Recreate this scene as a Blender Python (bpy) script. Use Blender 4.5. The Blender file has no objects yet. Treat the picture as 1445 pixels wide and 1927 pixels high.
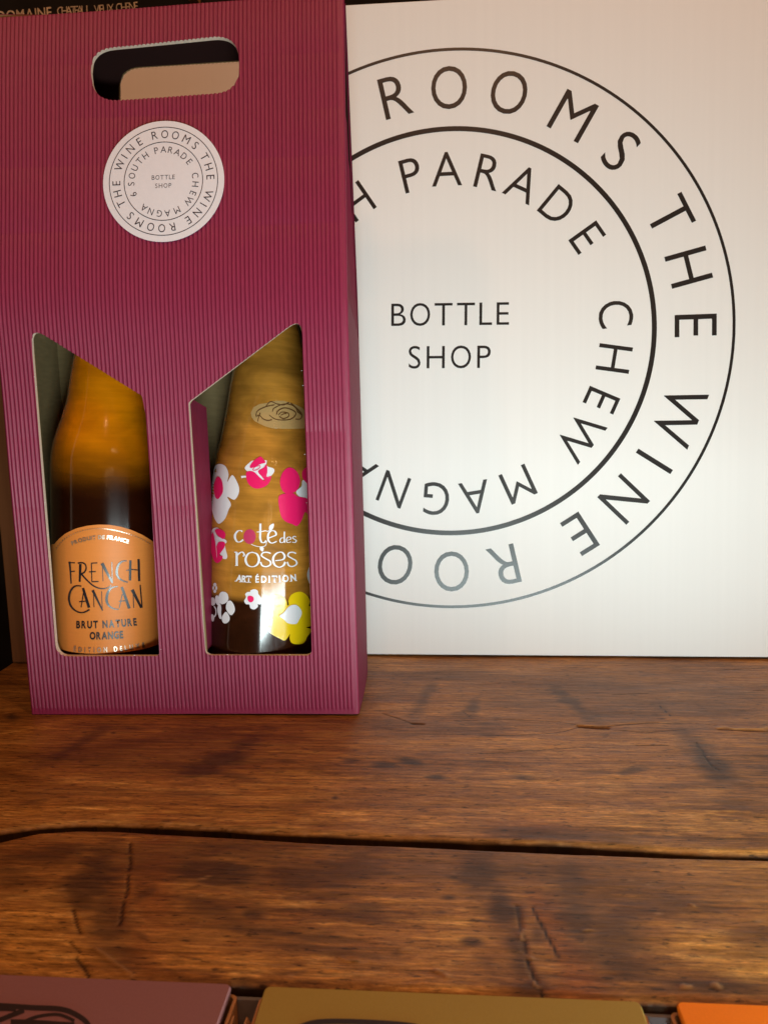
import bpy, bmesh, math, random
import numpy as np
from mathutils import Vector, Matrix
from mathutils.geometry import tessellate_polygon

random.seed(7)
rng = np.random.default_rng(11)
SC = bpy.context.scene
COL = SC.collection

# ------------------------------------------------------------------ camera
PW, PH, F = 1445.0, 1927.0, 1447.0
PITCH, YAW, ROLL, CAM_H = 0.14882, -0.07665, -0.01779, 0.17459
LEAN = 0.09                                     # the sign board leans back this much


def cam_rows():
    cp, sp, cy, sy = math.cos(PITCH), math.sin(PITCH), math.cos(YAW), math.sin(YAW)
    f = np.array([sy * cp, cy * cp, -sp])
    r = np.array([cy, -sy, 0.0])
    u = np.cross(r, f)
    cr, sr = math.cos(ROLL), math.sin(ROLL)
    r2, u2 = cr * r + sr * u, -sr * r + cr * u
    return np.array([r2, -u2, f])


CM = cam_rows()
CPOS = np.array([0.0, 0.0, CAM_H])
cam_data = bpy.data.cameras.new('camera')
cam = bpy.data.objects.new('camera', cam_data)
COL.objects.link(cam)
cam.matrix_world = Matrix(((CM[0][0], -CM[1][0], -CM[2][0], 0.0),
                           (CM[0][1], -CM[1][1], -CM[2][1], 0.0),
                           (CM[0][2], -CM[1][2], -CM[2][2], CAM_H),
                           (0, 0, 0, 1)))
cam_data.sensor_fit = 'HORIZONTAL'
cam_data.sensor_width = 36.0
cam_data.lens = 36.0 * F / PW
cam_data.clip_start, cam_data.clip_end = 0.01, 50.0
cam_data.dof.use_dof = True
cam_data.dof.focus_distance = 0.425
cam_data.dof.aperture_fstop = 34.0
SC.camera = cam

# ------------------------------------------------------------------ light
world = bpy.data.worlds.new('World')
SC.world = world
world.use_nodes = True
world.node_tree.nodes['Background'].inputs[0].default_value = (1.0, 0.50, 0.24, 1)
world.node_tree.nodes['Background'].inputs[1].default_value = 0.04
SC.view_settings.view_transform = 'Standard'
SC.view_settings.look = 'None'
SC.view_settings.exposure = 0.0
SC.view_settings.gamma = 1.0
SC.cycles.use_denoising = True
SC.cycles.caustics_refractive = True
SC.cycles.caustics_reflective = False
SC.cycles.blur_glossy = 0.5
SC.cycles.max_bounces = 14
SC.cycles.transmission_bounces = 12
SC.cycles.sample_clamp_indirect = 6.0


def aim(o, target):
    d = Vector(target) - o.location
    o.rotation_euler = d.to_track_quat('-Z', 'Y').to_euler()


def area_lamp(name, loc, target, sx, sy, watts, color, roll=0.0):
    l = bpy.data.lights.new(name, 'AREA')
    l.shape = 'RECTANGLE'
    l.size, l.size_y, l.energy, l.color = sx, sy, watts, color
    o = bpy.data.objects.new(name, l)
    COL.objects.link(o)
    o.location = loc
    aim(o, target)
    o.rotation_euler.rotate_axis('Z', roll)
    return o


def bulb_lamp(name, loc, watts, color, radius):
    l = bpy.data.lights.new(name, 'POINT')
    l.energy, l.color, l.shadow_soft_size = watts, color, radius
    o = bpy.data.objects.new(name, l)
    COL.objects.link(o)
    o.location = loc
    return o


# cool lit screen low in front of the counter, warm filament bulbs high up
area_lamp('counter_screen_lamp', (0.060, -0.03, -0.016), (0.03, 0.5, 0.033), 0.20, 0.062, 2.45, (0.82, 1.0, 1.0), -0.12)
area_lamp('side_screen_lamp', (0.19, 0.175, 0.013), (-0.10, 0.345, 0.03), 0.33, 0.024, 0.66, (0.80, 1.0, 1.02))
for (bx_, by_, bz_), bw_ in (((-0.50, -0.10, 1.05), 4.4), ((-0.10, -0.30, 1.15), 5.0), ((0.30, -0.05, 1.10), 5.0), ((0.70, -0.25, 1.10), 5.0), ((0.10, -0.70, 1.20), 4.0), ((0.45, 0.25, 1.15), 3.0)):
    bulb_lamp('ceiling_bulb_lamp', (bx_, by_, bz_), bw_, (1.0, 0.48, 0.24), 0.035)
for (bx_, by_, bz_), bw_ in (((0.16, -0.43, 0.13), .11), ((0.05, -0.47, 0.12), .11), ((0.23, -0.39, 0.15), .11), ((-0.92, -0.09, 0.17), .25), ((0.24, -0.35, 0.49), .16), ((0.34, -0.30, 0.47), .16)):
    bulb_lamp('filament_bulb_lamp', (bx_, by_, bz_), bw_, (1.0, 0.62, 0.30), 0.010)


# ------------------------------------------------------------------ helpers: pixels to rays
def ray(px, py):
    d = np.array([(px - PW / 2) / F, (py - PH / 2) / F, 1.0]) @ CM
    return d


def on_z(px, py, z=0.0):
    d = ray(px, py)
    return CPOS + d * ((z - CAM_H) / d[2])


def on_plane(px, py, p0, n):
    d = ray(px, py)
    return CPOS + d * (((p0 - CPOS) @ n) / (d @ n))


# ------------------------------------------------------------------ helpers: objects
def mesh(name, verts, faces, mats, parent=None, smooth=False, fmat=None):
    me = bpy.data.meshes.new(name)
    me.from_pydata([tuple(map(float, v)) for v in verts], [], [tuple(int(i) for i in f) for f in faces])
    if not isinstance(mats, (list, tuple)):
        mats = [mats]
    for m in mats:
        me.materials.append(m)
    if fmat is not None:
        me.polygons.foreach_set('material_index', np.array(fmat, dtype=np.int32))
    if smooth:
        me.polygons.foreach_set('use_smooth', np.ones(len(me.polygons), dtype=bool))
    me.update()
    o = bpy.data.objects.new(name, me)
    COL.objects.link(o)
    if parent is not None:
        o.parent = parent
    return o


def thing(name, label, cat, loc=(0, 0, 0), rot=(0, 0, 0), group=None):
    o = bpy.data.objects.new(name, None)
    o.empty_display_size = 0.02
    COL.objects.link(o)
    o.location = loc
    o.rotation_euler = rot
    tag(o, label, cat, group)
    return o


def tag(o, label, cat, group=None):
    o['label'] = label
    o['category'] = cat
    if group:
        o['group'] = group
    return o


class MB:
    def __init__(self):
        self.v, self.f = [], []

    def add(self, verts, faces):
        k = len(self.v)
        self.v += [tuple(p) for p in verts]
        self.f += [tuple(i + k for i in f) for f in faces]

    def box(self, x0, x1, y0, y1, z0, z1):
        self.add([(x0, y0, z0), (x1, y0, z0), (x1, y1, z0), (x0, y1, z0), (x0, y0, z1), (x1, y0, z1), (x1, y1, z1), (x0, y1, z1)],
                 [(0, 3, 2, 1), (4, 5, 6, 7), (0, 1, 5, 4), (1, 2, 6, 5), (2, 3, 7, 6), (3, 0, 4, 7)])

    def build(self, name, mat, parent=None, smooth=False, bevel=0.0):
        o = mesh(name, self.v, self.f, mat, parent, smooth)
        if bevel:
            b = o.modifiers.new('bevel', 'BEVEL')
            b.width, b.segments, b.limit_method = bevel, 3, 'ANGLE'
        return o


# ------------------------------------------------------------------ helpers: materials
def new_mat(name):
    m = bpy.data.materials.new(name)
    m.use_nodes = True
    nt = m.node_tree
    return m, nt, nt.nodes['Principled BSDF']


def principled(name, color, rough=0.5, metal=0.0, spec=0.5, noise=0.0, nscale=(60, 60, 60), bump=0.0, bscale=400.0, sheen=0.0, coat=0.0, trans=0.0, ior=1.45):
    m, nt, b = new_mat(name)
    b.inputs['Base Color'].default_value = (*color, 1)
    b.inputs['Roughness'].default_value = rough
    b.inputs['Metallic'].default_value = metal
    b.inputs['Specular IOR Level'].default_value = spec
    b.inputs['Coat Weight'].default_value = coat
    b.inputs['Coat Roughness'].default_value = 0.12
    b.inputs['Transmission Weight'].default_value = trans
    b.inputs['IOR'].default_value = ior
    if sheen:
        b.inputs['Sheen Weight'].default_value = sheen
        b.inputs['Sheen Roughness'].default_value = 0.35
    tc = nt.nodes.new('ShaderNodeTexCoord')
    if noise:
        mp = nt.nodes.new('ShaderNodeMapping')
        mp.inputs['Scale'].default_value = nscale
        n = nt.nodes.new('ShaderNodeTexNoise')
        n.inputs['Scale'].default_value = 1.0
        n.inputs['Detail'].default_value = 5.0
        nt.links.new(tc.outputs['Object'], mp.inputs[0])
        nt.links.new(mp.outputs[0], n.inputs['Vector'])
        mr = nt.nodes.new('ShaderNodeMapRange')
        mr.inputs[1].default_value, mr.inputs[2].default_value = 0.25, 0.75
        mr.inputs[3].default_value, mr.inputs[4].default_value = 1 - noise, 1 + noise
        nt.links.new(n.outputs['Fac'], mr.inputs[0])
        mx = nt.nodes.new('ShaderNodeMix')
        mx.data_type = 'RGBA'
        mx.blend_type = 'MULTIPLY'
        mx.inputs[0].default_value = 1.0
        mx.inputs[6].default_value = (*color, 1)
        nt.links.new(mr.outputs[0], mx.inputs[7])
        nt.links.new(mx.outputs[2], b.inputs['Base Color'])
    if bump:
        n2 = nt.nodes.new('ShaderNodeTexNoise')
        n2.inputs['Scale'].default_value = bscale
        n2.inputs['Detail'].default_value = 6.0
        nt.links.new(tc.outputs['Object'], n2.inputs['Vector'])
        bp = nt.nodes.new('ShaderNodeBump')
        bp.inputs['Strength'].default_value = bump
        bp.inputs['Distance'].default_value = 0.001
        nt.links.new(n2.outputs['Fac'], bp.inputs['Height'])
        nt.links.new(bp.outputs[0], b.inputs['Normal'])
    return m


M_MAROON = principled('maroon corrugated paper', (0.245, 0.0130, 0.054), 0.50, spec=0.70, noise=0.10, nscale=(900, 900, 160), bump=0.12, bscale=1500, sheen=0.0)
M_MAROON_FLAT = principled('maroon smooth paper', (0.18, 0.016, 0.042), 0.65, spec=0.25, noise=0.08, nscale=(300, 300, 120), bump=0.08, bscale=1500)
M_KRAFT = principled('grey kraft liner', (0.20, 0.142, 0.066), 0.8, spec=0.2, noise=0.12, nscale=(120, 120, 600), bump=0.1, bscale=900)
M_DARK_LINER = principled('near-black upper liner', (0.022, 0.008, 0.007), 0.85, spec=0.1)
M_CUT = principled('pale cut paper edge', (0.62, 0.50, 0.40), 0.8, spec=0.2, noise=0.15, nscale=(900, 900, 900))
M_STICKER = principled('white sticker paper', (0.80, 0.76, 0.80), 0.5, noise=0.02, nscale=(400, 400, 400))
M_STICKER_INK = principled('sticker ink', (0.035, 0.02, 0.03), 0.45)
M_BOARD = principled('white foam board', (0.84, 0.845, 0.83), 0.55, spec=0.35, noise=0.014, nscale=(260, 260, 3), bump=0.02, bscale=700)
M_BOARD_INK = principled('black board ink', (0.022, 0.018, 0.017), 0.30, spec=0.5)
M_FOAM = principled('foam board edge', (0.75, 0.73, 0.68), 0.8)
M_LABEL = principled('orange paper label', (0.72, 0.235, 0.045), 0.5, spec=0.4, noise=0.03, nscale=(60, 60, 900), bump=0.05, bscale=1200)
M_FOIL_DARK = principled('dark embossed foil', (0.012, 0.008, 0.010), 0.40, spec=0.9, coat=0.15)
M_FOIL = principled('silver foil', (0.80, 0.66, 0.55), 0.3, metal=0.9)
M_PWHITE = principled('white bottle print', (0.78, 0.79, 0.84), 0.3, coat=0.9)
M_PPINK = principled('pink bottle print', (0.80, 0.012, 0.13), 0.3, coat=0.5)
M_PDUSTY = principled('dusty pink bottle print', (0.50, 0.035, 0.11), 0.35, coat=0.5)
M_PYELLOW = principled('yellow bottle print', (0.86, 0.60, 0.005), 0.3, coat=1.0)
M_PGOLD = principled('gold bottle print', (0.46, 0.285, 0.11), 0.35, coat=0.3)
M_PGOLDINK = principled('brown bottle print', (0.13, 0.055, 0.015), 0.4)
M_CHALKBOARD = principled('black chalkboard', (0.012, 0.011, 0.010), 0.8, spec=0.2, noise=0.4, nscale=(20, 20, 20))
M_CHALK = principled('chalk', (0.62, 0.52, 0.40), 0.95, spec=0.05, noise=0.4, nscale=(500, 500, 500))
M_POST = principled('dark stained post', (0.17, 0.065, 0.022), 0.5, noise=0.35, nscale=(120, 120, 8), bump=0.1, bscale=300)
M_CORK = principled('bottle cork cap', (0.10, 0.03, 0.01), 0.4)
M_CARD_MAROON = principled('dusty maroon card', (0.30, 0.132, 0.130), 0.7, spec=0.3, noise=0.05, nscale=(1500, 1500, 1500), bump=0.08, bscale=2500)
M_CARD_OLIVE = principled('olive card', (0.38, 0.245, 0.045), 0.7, spec=0.3, noise=0.05, nscale=(1500, 1500, 1500), bump=0.08, bscale=2500)
M_CARD_ORANGE = principled('orange card', (0.95, 0.22, 0.004), 0.7, spec=0.3, noise=0.04, nscale=(1500, 1500, 1500), bump=0.08, bscale=2500)
M_CARD_INK = principled('dark card print', (0.03, 0.015, 0.012), 0.6)
M_KRAFT_TRAY = principled('brown kraft tray', (0.52, 0.26, 0.11), 0.8, spec=0.2, noise=0.1, nscale=(300, 300, 300))
M_TRAY = principled('grey acrylic tray', (0.22, 0.21, 0.22), 0.15, spec=0.6)


def wine_mat(name, low, high, z0, z1, diffuse_w, streak):
    """Coloured glass full of wine: refraction tinted by the wine, a share of scattered light; shade low, backlight high and reflection-like streaks are painted in."""
    m, nt, b = new_mat(name)
    tc = nt.nodes.new('ShaderNodeTexCoord')
    sep = nt.nodes.new('ShaderNodeSeparateXYZ')
    nt.links.new(tc.outputs['Object'], sep.inputs[0])
    n1 = nt.nodes.new('ShaderNodeTexNoise')
    mp = nt.nodes.new('ShaderNodeMapping')
    mp.inputs['Scale'].default_value = (26, 26, 60)
    nt.links.new(tc.outputs['Object'], mp.inputs[0])
    nt.links.new(mp.outputs[0], n1.inputs['Vector'])
    n1.inputs['Scale'].default_value = 1.0
    n1.inputs['Detail'].default_value = 3.0
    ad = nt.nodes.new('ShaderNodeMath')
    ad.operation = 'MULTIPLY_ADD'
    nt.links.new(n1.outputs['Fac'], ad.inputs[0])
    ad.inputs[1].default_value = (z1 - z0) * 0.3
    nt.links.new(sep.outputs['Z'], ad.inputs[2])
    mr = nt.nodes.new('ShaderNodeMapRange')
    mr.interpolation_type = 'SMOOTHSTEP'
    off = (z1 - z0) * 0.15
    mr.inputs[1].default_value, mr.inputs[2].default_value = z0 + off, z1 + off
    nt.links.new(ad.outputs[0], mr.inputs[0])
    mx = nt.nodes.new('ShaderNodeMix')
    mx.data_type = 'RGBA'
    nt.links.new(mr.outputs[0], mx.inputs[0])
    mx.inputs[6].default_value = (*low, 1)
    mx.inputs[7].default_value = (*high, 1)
    n2 = nt.nodes.new('ShaderNodeTexNoise')
    mp2 = nt.nodes.new('ShaderNodeMapping')
    mp2.inputs['Scale'].default_value = (22, 22, 420)
    nt.links.new(tc.outputs['Object'], mp2.inputs[0])
    nt.links.new(mp2.outputs[0], n2.inputs['Vector'])
    n2.inputs['Scale'].default_value = 1.0
    n2.inputs['Detail'].default_value = 6.0
    n2.inputs['Roughness'].default_value = 0.65
    mr2 = nt.nodes.new('ShaderNodeMapRange')
    mr2.inputs[1].default_value, mr2.inputs[2].default_value = 0.3, 0.7
    mr2.inputs[3].default_value, mr2.inputs[4].default_value = 1 - streak, 1 + streak
    nt.links.new(n2.outputs['Fac'], mr2.inputs[0])
    mm = nt.nodes.new('ShaderNodeMix')
    mm.data_type = 'RGBA'
    mm.blend_type = 'MULTIPLY'
    mm.inputs[0].default_value = 1.0
    nt.links.new(mx.outputs[2], mm.inputs[6])
    nt.links.new(mr2.outputs[0], mm.inputs[7])
    n3 = nt.nodes.new('ShaderNodeTexNoise')  # broad blotches, like the fine streaks above, are painted reflections
    mp3 = nt.nodes.new('ShaderNodeMapping')
    mp3.inputs['Scale'].default_value = (30, 30, 70)
    nt.links.new(tc.outputs['Object'], mp3.inputs[0])
    nt.links.new(mp3.outputs[0], n3.inputs['Vector'])
    n3.inputs['Scale'].default_value = 1.0
    n3.inputs['Detail'].default_value = 4.0
    n3.inputs['Distortion'].default_value = 0.6
    mr3 = nt.nodes.new('ShaderNodeMapRange')
    mr3.inputs[1].default_value, mr3.inputs[2].default_value = 0.35, 0.62
    mr3.inputs[3].default_value, mr3.inputs[4].default_value = 1 - streak * 2.2, 1 + streak * 0.8
    nt.links.new(n3.outputs['Fac'], mr3.inputs[0])
    m3 = nt.nodes.new('ShaderNodeMix')
    m3.data_type = 'RGBA'
    m3.blend_type = 'MULTIPLY'
    m3.inputs[0].default_value = 1.0
    nt.links.new(mm.outputs[2], m3.inputs[6])
    nt.links.new(mr3.outputs[0], m3.inputs[7])
    nt.links.new(m3.outputs[2], b.inputs['Base Color'])
    b.inputs['Transmission Weight'].default_value = 1.0 - diffuse_w
    b.inputs['Roughness'].default_value = 0.11
    b.inputs['IOR'].default_value = 1.40
    b.inputs['Coat Weight'].default_value = 0.45
    b.inputs['Coat Roughness'].default_value = 0.13
    return m


M_WINE_A = wine_mat('amber glass of sparkling wine', (0.030, 0.006, 0.0015), (1.0, 0.31, 0.002), 0.118, 0.160, 0.58, 0.10)  # backlight through neck and shoulder painted as bright amber over a dark body
M_WINE_B = wine_mat('pale glass of rose wine', (0.045, 0.012, 0.004), (0.74, 0.32, 0.045), 0.056, 0.062, 0.62, 0.17)  # shade low inside the box painted as a dark band


def wood_mat():
    m, nt, b = new_mat('old varnished pine')
    L = nt.links.new
    tc = nt.nodes.new('ShaderNodeTexCoord')
    at = nt.nodes.new('ShaderNodeAttribute')
    at.attribute_name = 'stain'
    sc = nt.nodes.new('ShaderNodeSeparateColor')
    L(at.outputs['Color'], sc.inputs[0])

    def noise(scale, detail=6.0, rough=0.6, dist=0.0):
        mp = nt.nodes.new('ShaderNodeMapping')
        mp.inputs['Scale'].default_value = scale
        L(tc.outputs['Object'], mp.inputs[0])
        n = nt.nodes.new('ShaderNodeTexNoise')
        n.inputs['Scale'].default_value = 1.0
        n.inputs['Detail'].default_value = detail
        n.inputs['Roughness'].default_value = rough
        n.inputs['Distortion'].default_value = dist
        L(mp.outputs[0], n.inputs['Vector'])
        return n.outputs['Fac']

    def math_(op, a, c, clamp=False):
        n = nt.nodes.new('ShaderNodeMath')
        n.operation = op
        n.use_clamp = clamp
        for k, v in ((0, a), (1, c)):
            if isinstance(v, (int, float)):
                n.inputs[k].default_value = v
            else:
                L(v, n.inputs[k])
        return n.outputs[0]

    def mix(fac, a, c, mode='MIX'):
        n = nt.nodes.new('ShaderNodeMix')
        n.data_type = 'RGBA'
        n.blend_type = mode
        for k, v in ((0, fac), (6, a), (7, c)):
            if isinstance(v, (int, float)):
                n.inputs[k].default_value = v
            elif isinstance(v, tuple):
                n.inputs[k].default_value = (*v, 1)
            else:
                L(v, n.inputs[k])
        return n.outputs[2]

    def ramp(fac, stops):
        n = nt.nodes.new('ShaderNodeValToRGB')
        e = n.color_ramp.elements
        while len(e) < len(stops):
            e.new(0.5)
        for el, (p, c) in zip(e, stops):
            el.position, el.color = p, (*c, 1)
        L(fac, n.inputs[0])
        return n.outputs['Color']

    broad = noise((9, 42, 1), 5.0, 0.6, 0.5)
    grain = noise((42, 270, 1), 9.0, 0.74, 0.4)
    fine = noise((160, 1000, 1), 6.0, 0.8)
    speck = noise((150, 760, 1), 5.0, 0.6)
    g = math_('ADD', math_('MULTIPLY', broad, 0.55), math_('MULTIPLY', grain, 0.45))
    base = ramp(g, [(0.32, (0.080, 0.030, 0.009)), (0.44, (0.245, 0.098, 0.021)), (0.55, (0.42, 0.186, 0.042)), (0.67, (0.66, 0.34, 0.09))])
    gold = ramp(grain, [(0.32, (0.24, 0.095, 0.016)), (0.52, (0.58, 0.27, 0.052)), (0.68, (0.82, 0.46, 0.13))])
    dark = ramp(grain, [(0.30, (0.024, 0.011, 0.005)), (0.55, (0.072, 0.032, 0.014)), (0.75, (0.19, 0.08, 0.028))])
    red = ramp(grain, [(0.3, (0.16, 0.042, 0.008)), (0.7, (0.40, 0.14, 0.03))])
    wob = math_('MULTIPLY', math_('SUBTRACT', math_('ADD', math_('MULTIPLY', grain, 0.6), math_('MULTIPLY', fine, 0.4)), 0.5), 3.0)
    kd = math_('ADD', sc.outputs[0], math_('MULTIPLY', wob, math_('MINIMUM', math_('MULTIPLY', sc.outputs[0], 2.0), 0.8)), True)
    kg = math_('ADD', sc.outputs[1], math_('MULTIPLY', wob, math_('MINIMUM', math_('MULTIPLY', sc.outputs[1], 1.5), 0.6)), True)
    c = mix(kg, base, gold)
    c = mix(sc.outputs[2], c, red)
    c = mix(math_('MULTIPLY', kd, 0.92), c, dark)
    fr = nt.nodes.new('ShaderNodeMapRange')
    fr.inputs[1].default_value, fr.inputs[2].default_value = 0.3, 0.72
    fr.inputs[3].default_value, fr.inputs[4].default_value = 0.45, 1.55
    L(fine, fr.inputs[0])
    c = mix(1.0, c, fr.outputs[0], 'MULTIPLY')
    lines = noise((16, 620, 1), 6.0, 0.7, 0.3)
    ln = nt.nodes.new('ShaderNodeMapRange')
    ln.inputs[1].default_value, ln.inputs[2].default_value = 0.36, 0.60
    ln.inputs[3].default_value, ln.inputs[4].default_value = 0.62, 1.22
    L(lines, ln.inputs[0])
    c = mix(1.0, c, ln.outputs[0], 'MULTIPLY')
    sp = nt.nodes.new('ShaderNodeMapRange')
    sp.inputs[1].default_value, sp.inputs[2].default_value = 0.36, 0.41
    sp.inputs[3].default_value, sp.inputs[4].default_value = 0.30, 1.0
    L(speck, sp.inputs[0])
    c = mix(1.0, c, sp.outputs[0], 'MULTIPLY')
    wear = nt.nodes.new('ShaderNodeAttribute')
    wear.attribute_name = 'wear'
    ws = nt.nodes.new('ShaderNodeSeparateColor')
    L(wear.outputs['Color'], ws.inputs[0])
    c = mix(ws.outputs[0], c, (0.012, 0.006, 0.004))
    c = mix(ws.outputs[1], c, (0.50, 0.27, 0.11))
    L(c, b.inputs['Base Color'])
    rr = nt.nodes.new('ShaderNodeMapRange')
    rr.inputs[3].default_value, rr.inputs[4].default_value = 0.28, 0.54
    L(noise((30, 90, 1), 4.0), rr.inputs[0])
    L(rr.outputs[0], b.inputs['Roughness'])
    b.inputs['Specular IOR Level'].default_value = 0.32
    bp = nt.nodes.new('ShaderNodeBump')
    bp.inputs['Strength'].default_value = 0.65
    bp.inputs['Distance'].default_value = 0.0008
    hh = math_('ADD', math_('MULTIPLY', grain, 0.7), math_('ADD', math_('MULTIPLY', fine, 0.35), math_('MULTIPLY', noise((60, 60, 1), 3.0), 0.5)))
    L(hh, bp.inputs['Height'])
    L(bp.outputs[0], b.inputs['Normal'])
    return m


M_WOOD = wood_mat()


# ------------------------------------------------------------------ helpers: value noise
def vnoise(x, y, seed):
    r = np.random.default_rng(seed)
    T = r.random((256, 256))
    xi, yi = np.floor(x).astype(int), np.floor(y).astype(int)
    fx, fy = x - xi, y - yi
    fx, fy = fx * fx * (3 - 2 * fx), fy * fy * (3 - 2 * fy)
    a, b_ = T[yi % 256, xi % 256], T[yi % 256, (xi + 1) % 256]
    c, d = T[(yi + 1) % 256, xi % 256], T[(yi + 1) % 256, (xi + 1) % 256]
    return (a * (1 - fx) + b_ * fx) * (1 - fy) + (c * (1 - fx) + d * fx) * fy


def fbm(x, y, seed, octv=4):
    s, a, t = 0, 1.0, 0
    for k in range(octv):
        s = s + a * vnoise(x * 2 ** k, y * 2 ** k, seed + k)
        t += a
        a *= 0.55
    return s / t


# ------------------------------------------------------------------ the wooden counter
def tz(px, py):
    p = on_z(px, py)
    return p[0], p[1]


def curve_of(pts):
    w = sorted(tz(*p) for p in pts)
    xs, ys = np.array([a for a, _ in w]), np.array([c for _, c in w])
    return lambda x: np.interp(x, xs, ys)


gap_back = curve_of([(-160, 1580), (0, 1566), (75, 1556), (150, 1550), (214, 1550), (299, 1554), (399, 1557), (498, 1564), (623, 1571), (720, 1575), (855, 1580), (1009, 1588), (1164, 1595), (1318, 1605), (1445, 1607), (1700, 1620)])
gap_front = curve_of([(-160, 1596), (0, 1583), (30, 1576), (75, 1566), (150, 1561), (224, 1562), (299, 1567), (448, 1575), (598, 1584), (720, 1589), (855, 1595), (1009, 1602), (1164, 1608), (1318, 1613), (1445, 1616), (1700, 1629)])
front_edge = lambda x: 0.2042 + 0.0 * x

# stains: (px, py, rx, ry, slant degrees in the photo, strength) given where they lie in the photograph
DARK = [(1325, 1425, 70, 24, 48, 1.0), (1300, 1395, 40, 16, 40, .7), (1375, 1468, 45, 12, 20, .5), (1070, 1318, 70, 15, 38, .9), (1110, 1342, 30, 10, 30, .6), (800, 1312, 45, 14, -55, .75), (890, 1330, 24, 16, -60, .8), (868, 1344, 24, 6, 0, .6),
        (420, 1428, 95, 22, -24, .95), (470, 1395, 60, 18, -30, .8), (450, 1462, 40, 8, 10, .6), (590, 1412, 30, 6, 5, .5), (660, 1432, 20, 7, 0, .9), (720, 1440, 28, 8, 8, .9), (768, 1432, 30, 8, 14, .95), (820, 1464, 18, 5, 0, .9), (540, 1432, 22, 6, 8, .6),
        (985, 1465, 22, 5, 4, .7), (1190, 1450, 26, 6, -10, .8), (1120, 1455, 30, 5, 0, .5), (1380, 1512, 40, 8, 5, .5), (1020, 1570, 130, 14, 4, .75), (1150, 1580, 70, 10, 6, .6), (380, 1495, 90, 6, 2, .55), (150, 1400, 85, 14, -28, .8), (20, 1350, 14, 5, 0, .95), (60, 1510, 30, 5, -8, .7), (120, 1500, 14, 5, 0, .6), (213, 1380, 6, 3, 0, 1.0), (630, 1501, 6, 4, 0, 1.), (138, 1477, 7, 3, 0, .9), (440, 1372, 60, 8, 0, .55), (250, 1370, 60, 7, 0, .5),
        (1340, 1335, 90, 22, 10, .35), (1240, 1330, 40, 12, 30, .5), (900, 1275, 130, 14, 0, .4), (1250, 1290, 120, 20, 0, .45), (1050, 1262, 90, 9, 2, .35),
        (300, 1405, 360, 46, -2, .42), (1150, 1300, 340, 48, 0, .42), (600, 1375, 200, 26, 0, .4), (330, 1615, 400, 34, 0, .5), (1010, 1640, 300, 40, 2, .38), (160, 1490, 160, 12, 0, .35),
        # front plank
        (180, 1635, 75, 40, -50, .95), (150, 1680, 30, 60, -20, .8), (200, 1740, 40, 70, -12, .75), (90, 1610, 90, 18, -6, .8), (20, 1650, 60, 26, -4, .5), (230, 1790, 36, 50, -30, .55), (275, 1682, 22, 8, -30, .7), (268, 1765, 22, 8, 35, .5),
        (420, 1640, 95, 45, 8, .9), (560, 1650, 130, 40, 2, .7), (660, 1625, 110, 35, 0, .75), (480, 1722, 24, 11, 0, .95), (400, 1715, 60, 20, 20, .6), (520, 1757, 150, 9, 6, .8), (600, 1790, 130, 8, 7, .6), (440, 1750, 60, 9, 18, .6), (690, 1708, 40, 10, 3, .7), (660, 1725, 60, 8, 4, .55),
        (900, 1650, 55, 45, 50, .9), (945, 1710, 30, 70, -22, .95), (975, 1790, 26, 70, -14, .9), (1000, 1860, 30, 30, -20, .8), (845, 1690, 18, 7, 0, .95), (830, 1718, 14, 5, 0, .7), (890, 1776, 22, 9, 0, .95), (745, 1797, 12, 6, 0, .7), (920, 1815, 25, 14, 20, .5),
        (1075, 1665, 60, 50, 30, .75), (1090, 1740, 40, 55, -20, .85), (1150, 1760, 80, 55, -10, .75), (1180, 1820, 70, 28, 8, .75), (1230, 1700, 90, 30, 4, .45), (1320, 1855, 130, 14, 4, .8), (1420, 1762, 50, 30, 5, .5), (1010, 1760, 16, 22, 0, .7), (1120, 1690, 50, 30, 0, .5), (780, 1640, 70, 20, 0, .5)]
GOLD = [(120, 1525, 150, 12, -2, .6), (420, 1530, 300, 12, 2, .55), (760, 1540, 250, 12, 3, .7), (1200, 1540, 260, 30, 4, .65), (1000, 1470, 200, 24, 0, .45), (700, 1470, 160, 10, 2, .4), (1420, 1560, 80, 20, 4, .6), (380, 1462, 30, 5, 0, .6), (1330, 1490, 60, 10, 0, .4), (60, 1372, 60, 8, -8, .5), (1000, 1400, 150, 14, 0, .35),
        (60, 1740, 110, 55, -4, .85), (80, 1800, 110, 34, 0, .95), (330, 1800, 60, 30, 18, .7), (420, 1815, 120, 24, 6, .95), (620, 1825, 180, 24, 5, .95), (780, 1848, 130, 16, 5, .9), (560, 1700, 160, 8, 5, .6), (480, 1680, 90, 6, 5, .6), (850, 1740, 80, 40, 4, .75), (820, 1820, 90, 26, 4, .7), (620, 1740, 120, 6, 6, .5), (1340, 1790, 110, 34, 3, .85), (1420, 1830, 60, 18, 3, .8), (1200, 1690, 60, 6, 3, .4), (1250, 1740, 60, 10, 3, .45), (760, 1700, 100, 10, 3, .4)]
RED = [(290, 1650, 40, 110, 4, .8), (230, 1690, 30, 70, -6, .6), (60, 1600, 70, 24, 0, .6), (270, 1780, 40, 50, -30, .6), (1050, 1760, 32, 95, -26, 1.0), (1085, 1840, 40, 60, -30, 1.0), (1015, 1700, 20, 50, -30, .7), (1400, 1750, 40, 40, 0, .5), (1000, 1560, 110, 14, 3, .6), (1210, 1485, 36, 8, 8, .5), (1080, 1870, 70, 18, 6, .8)]
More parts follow.
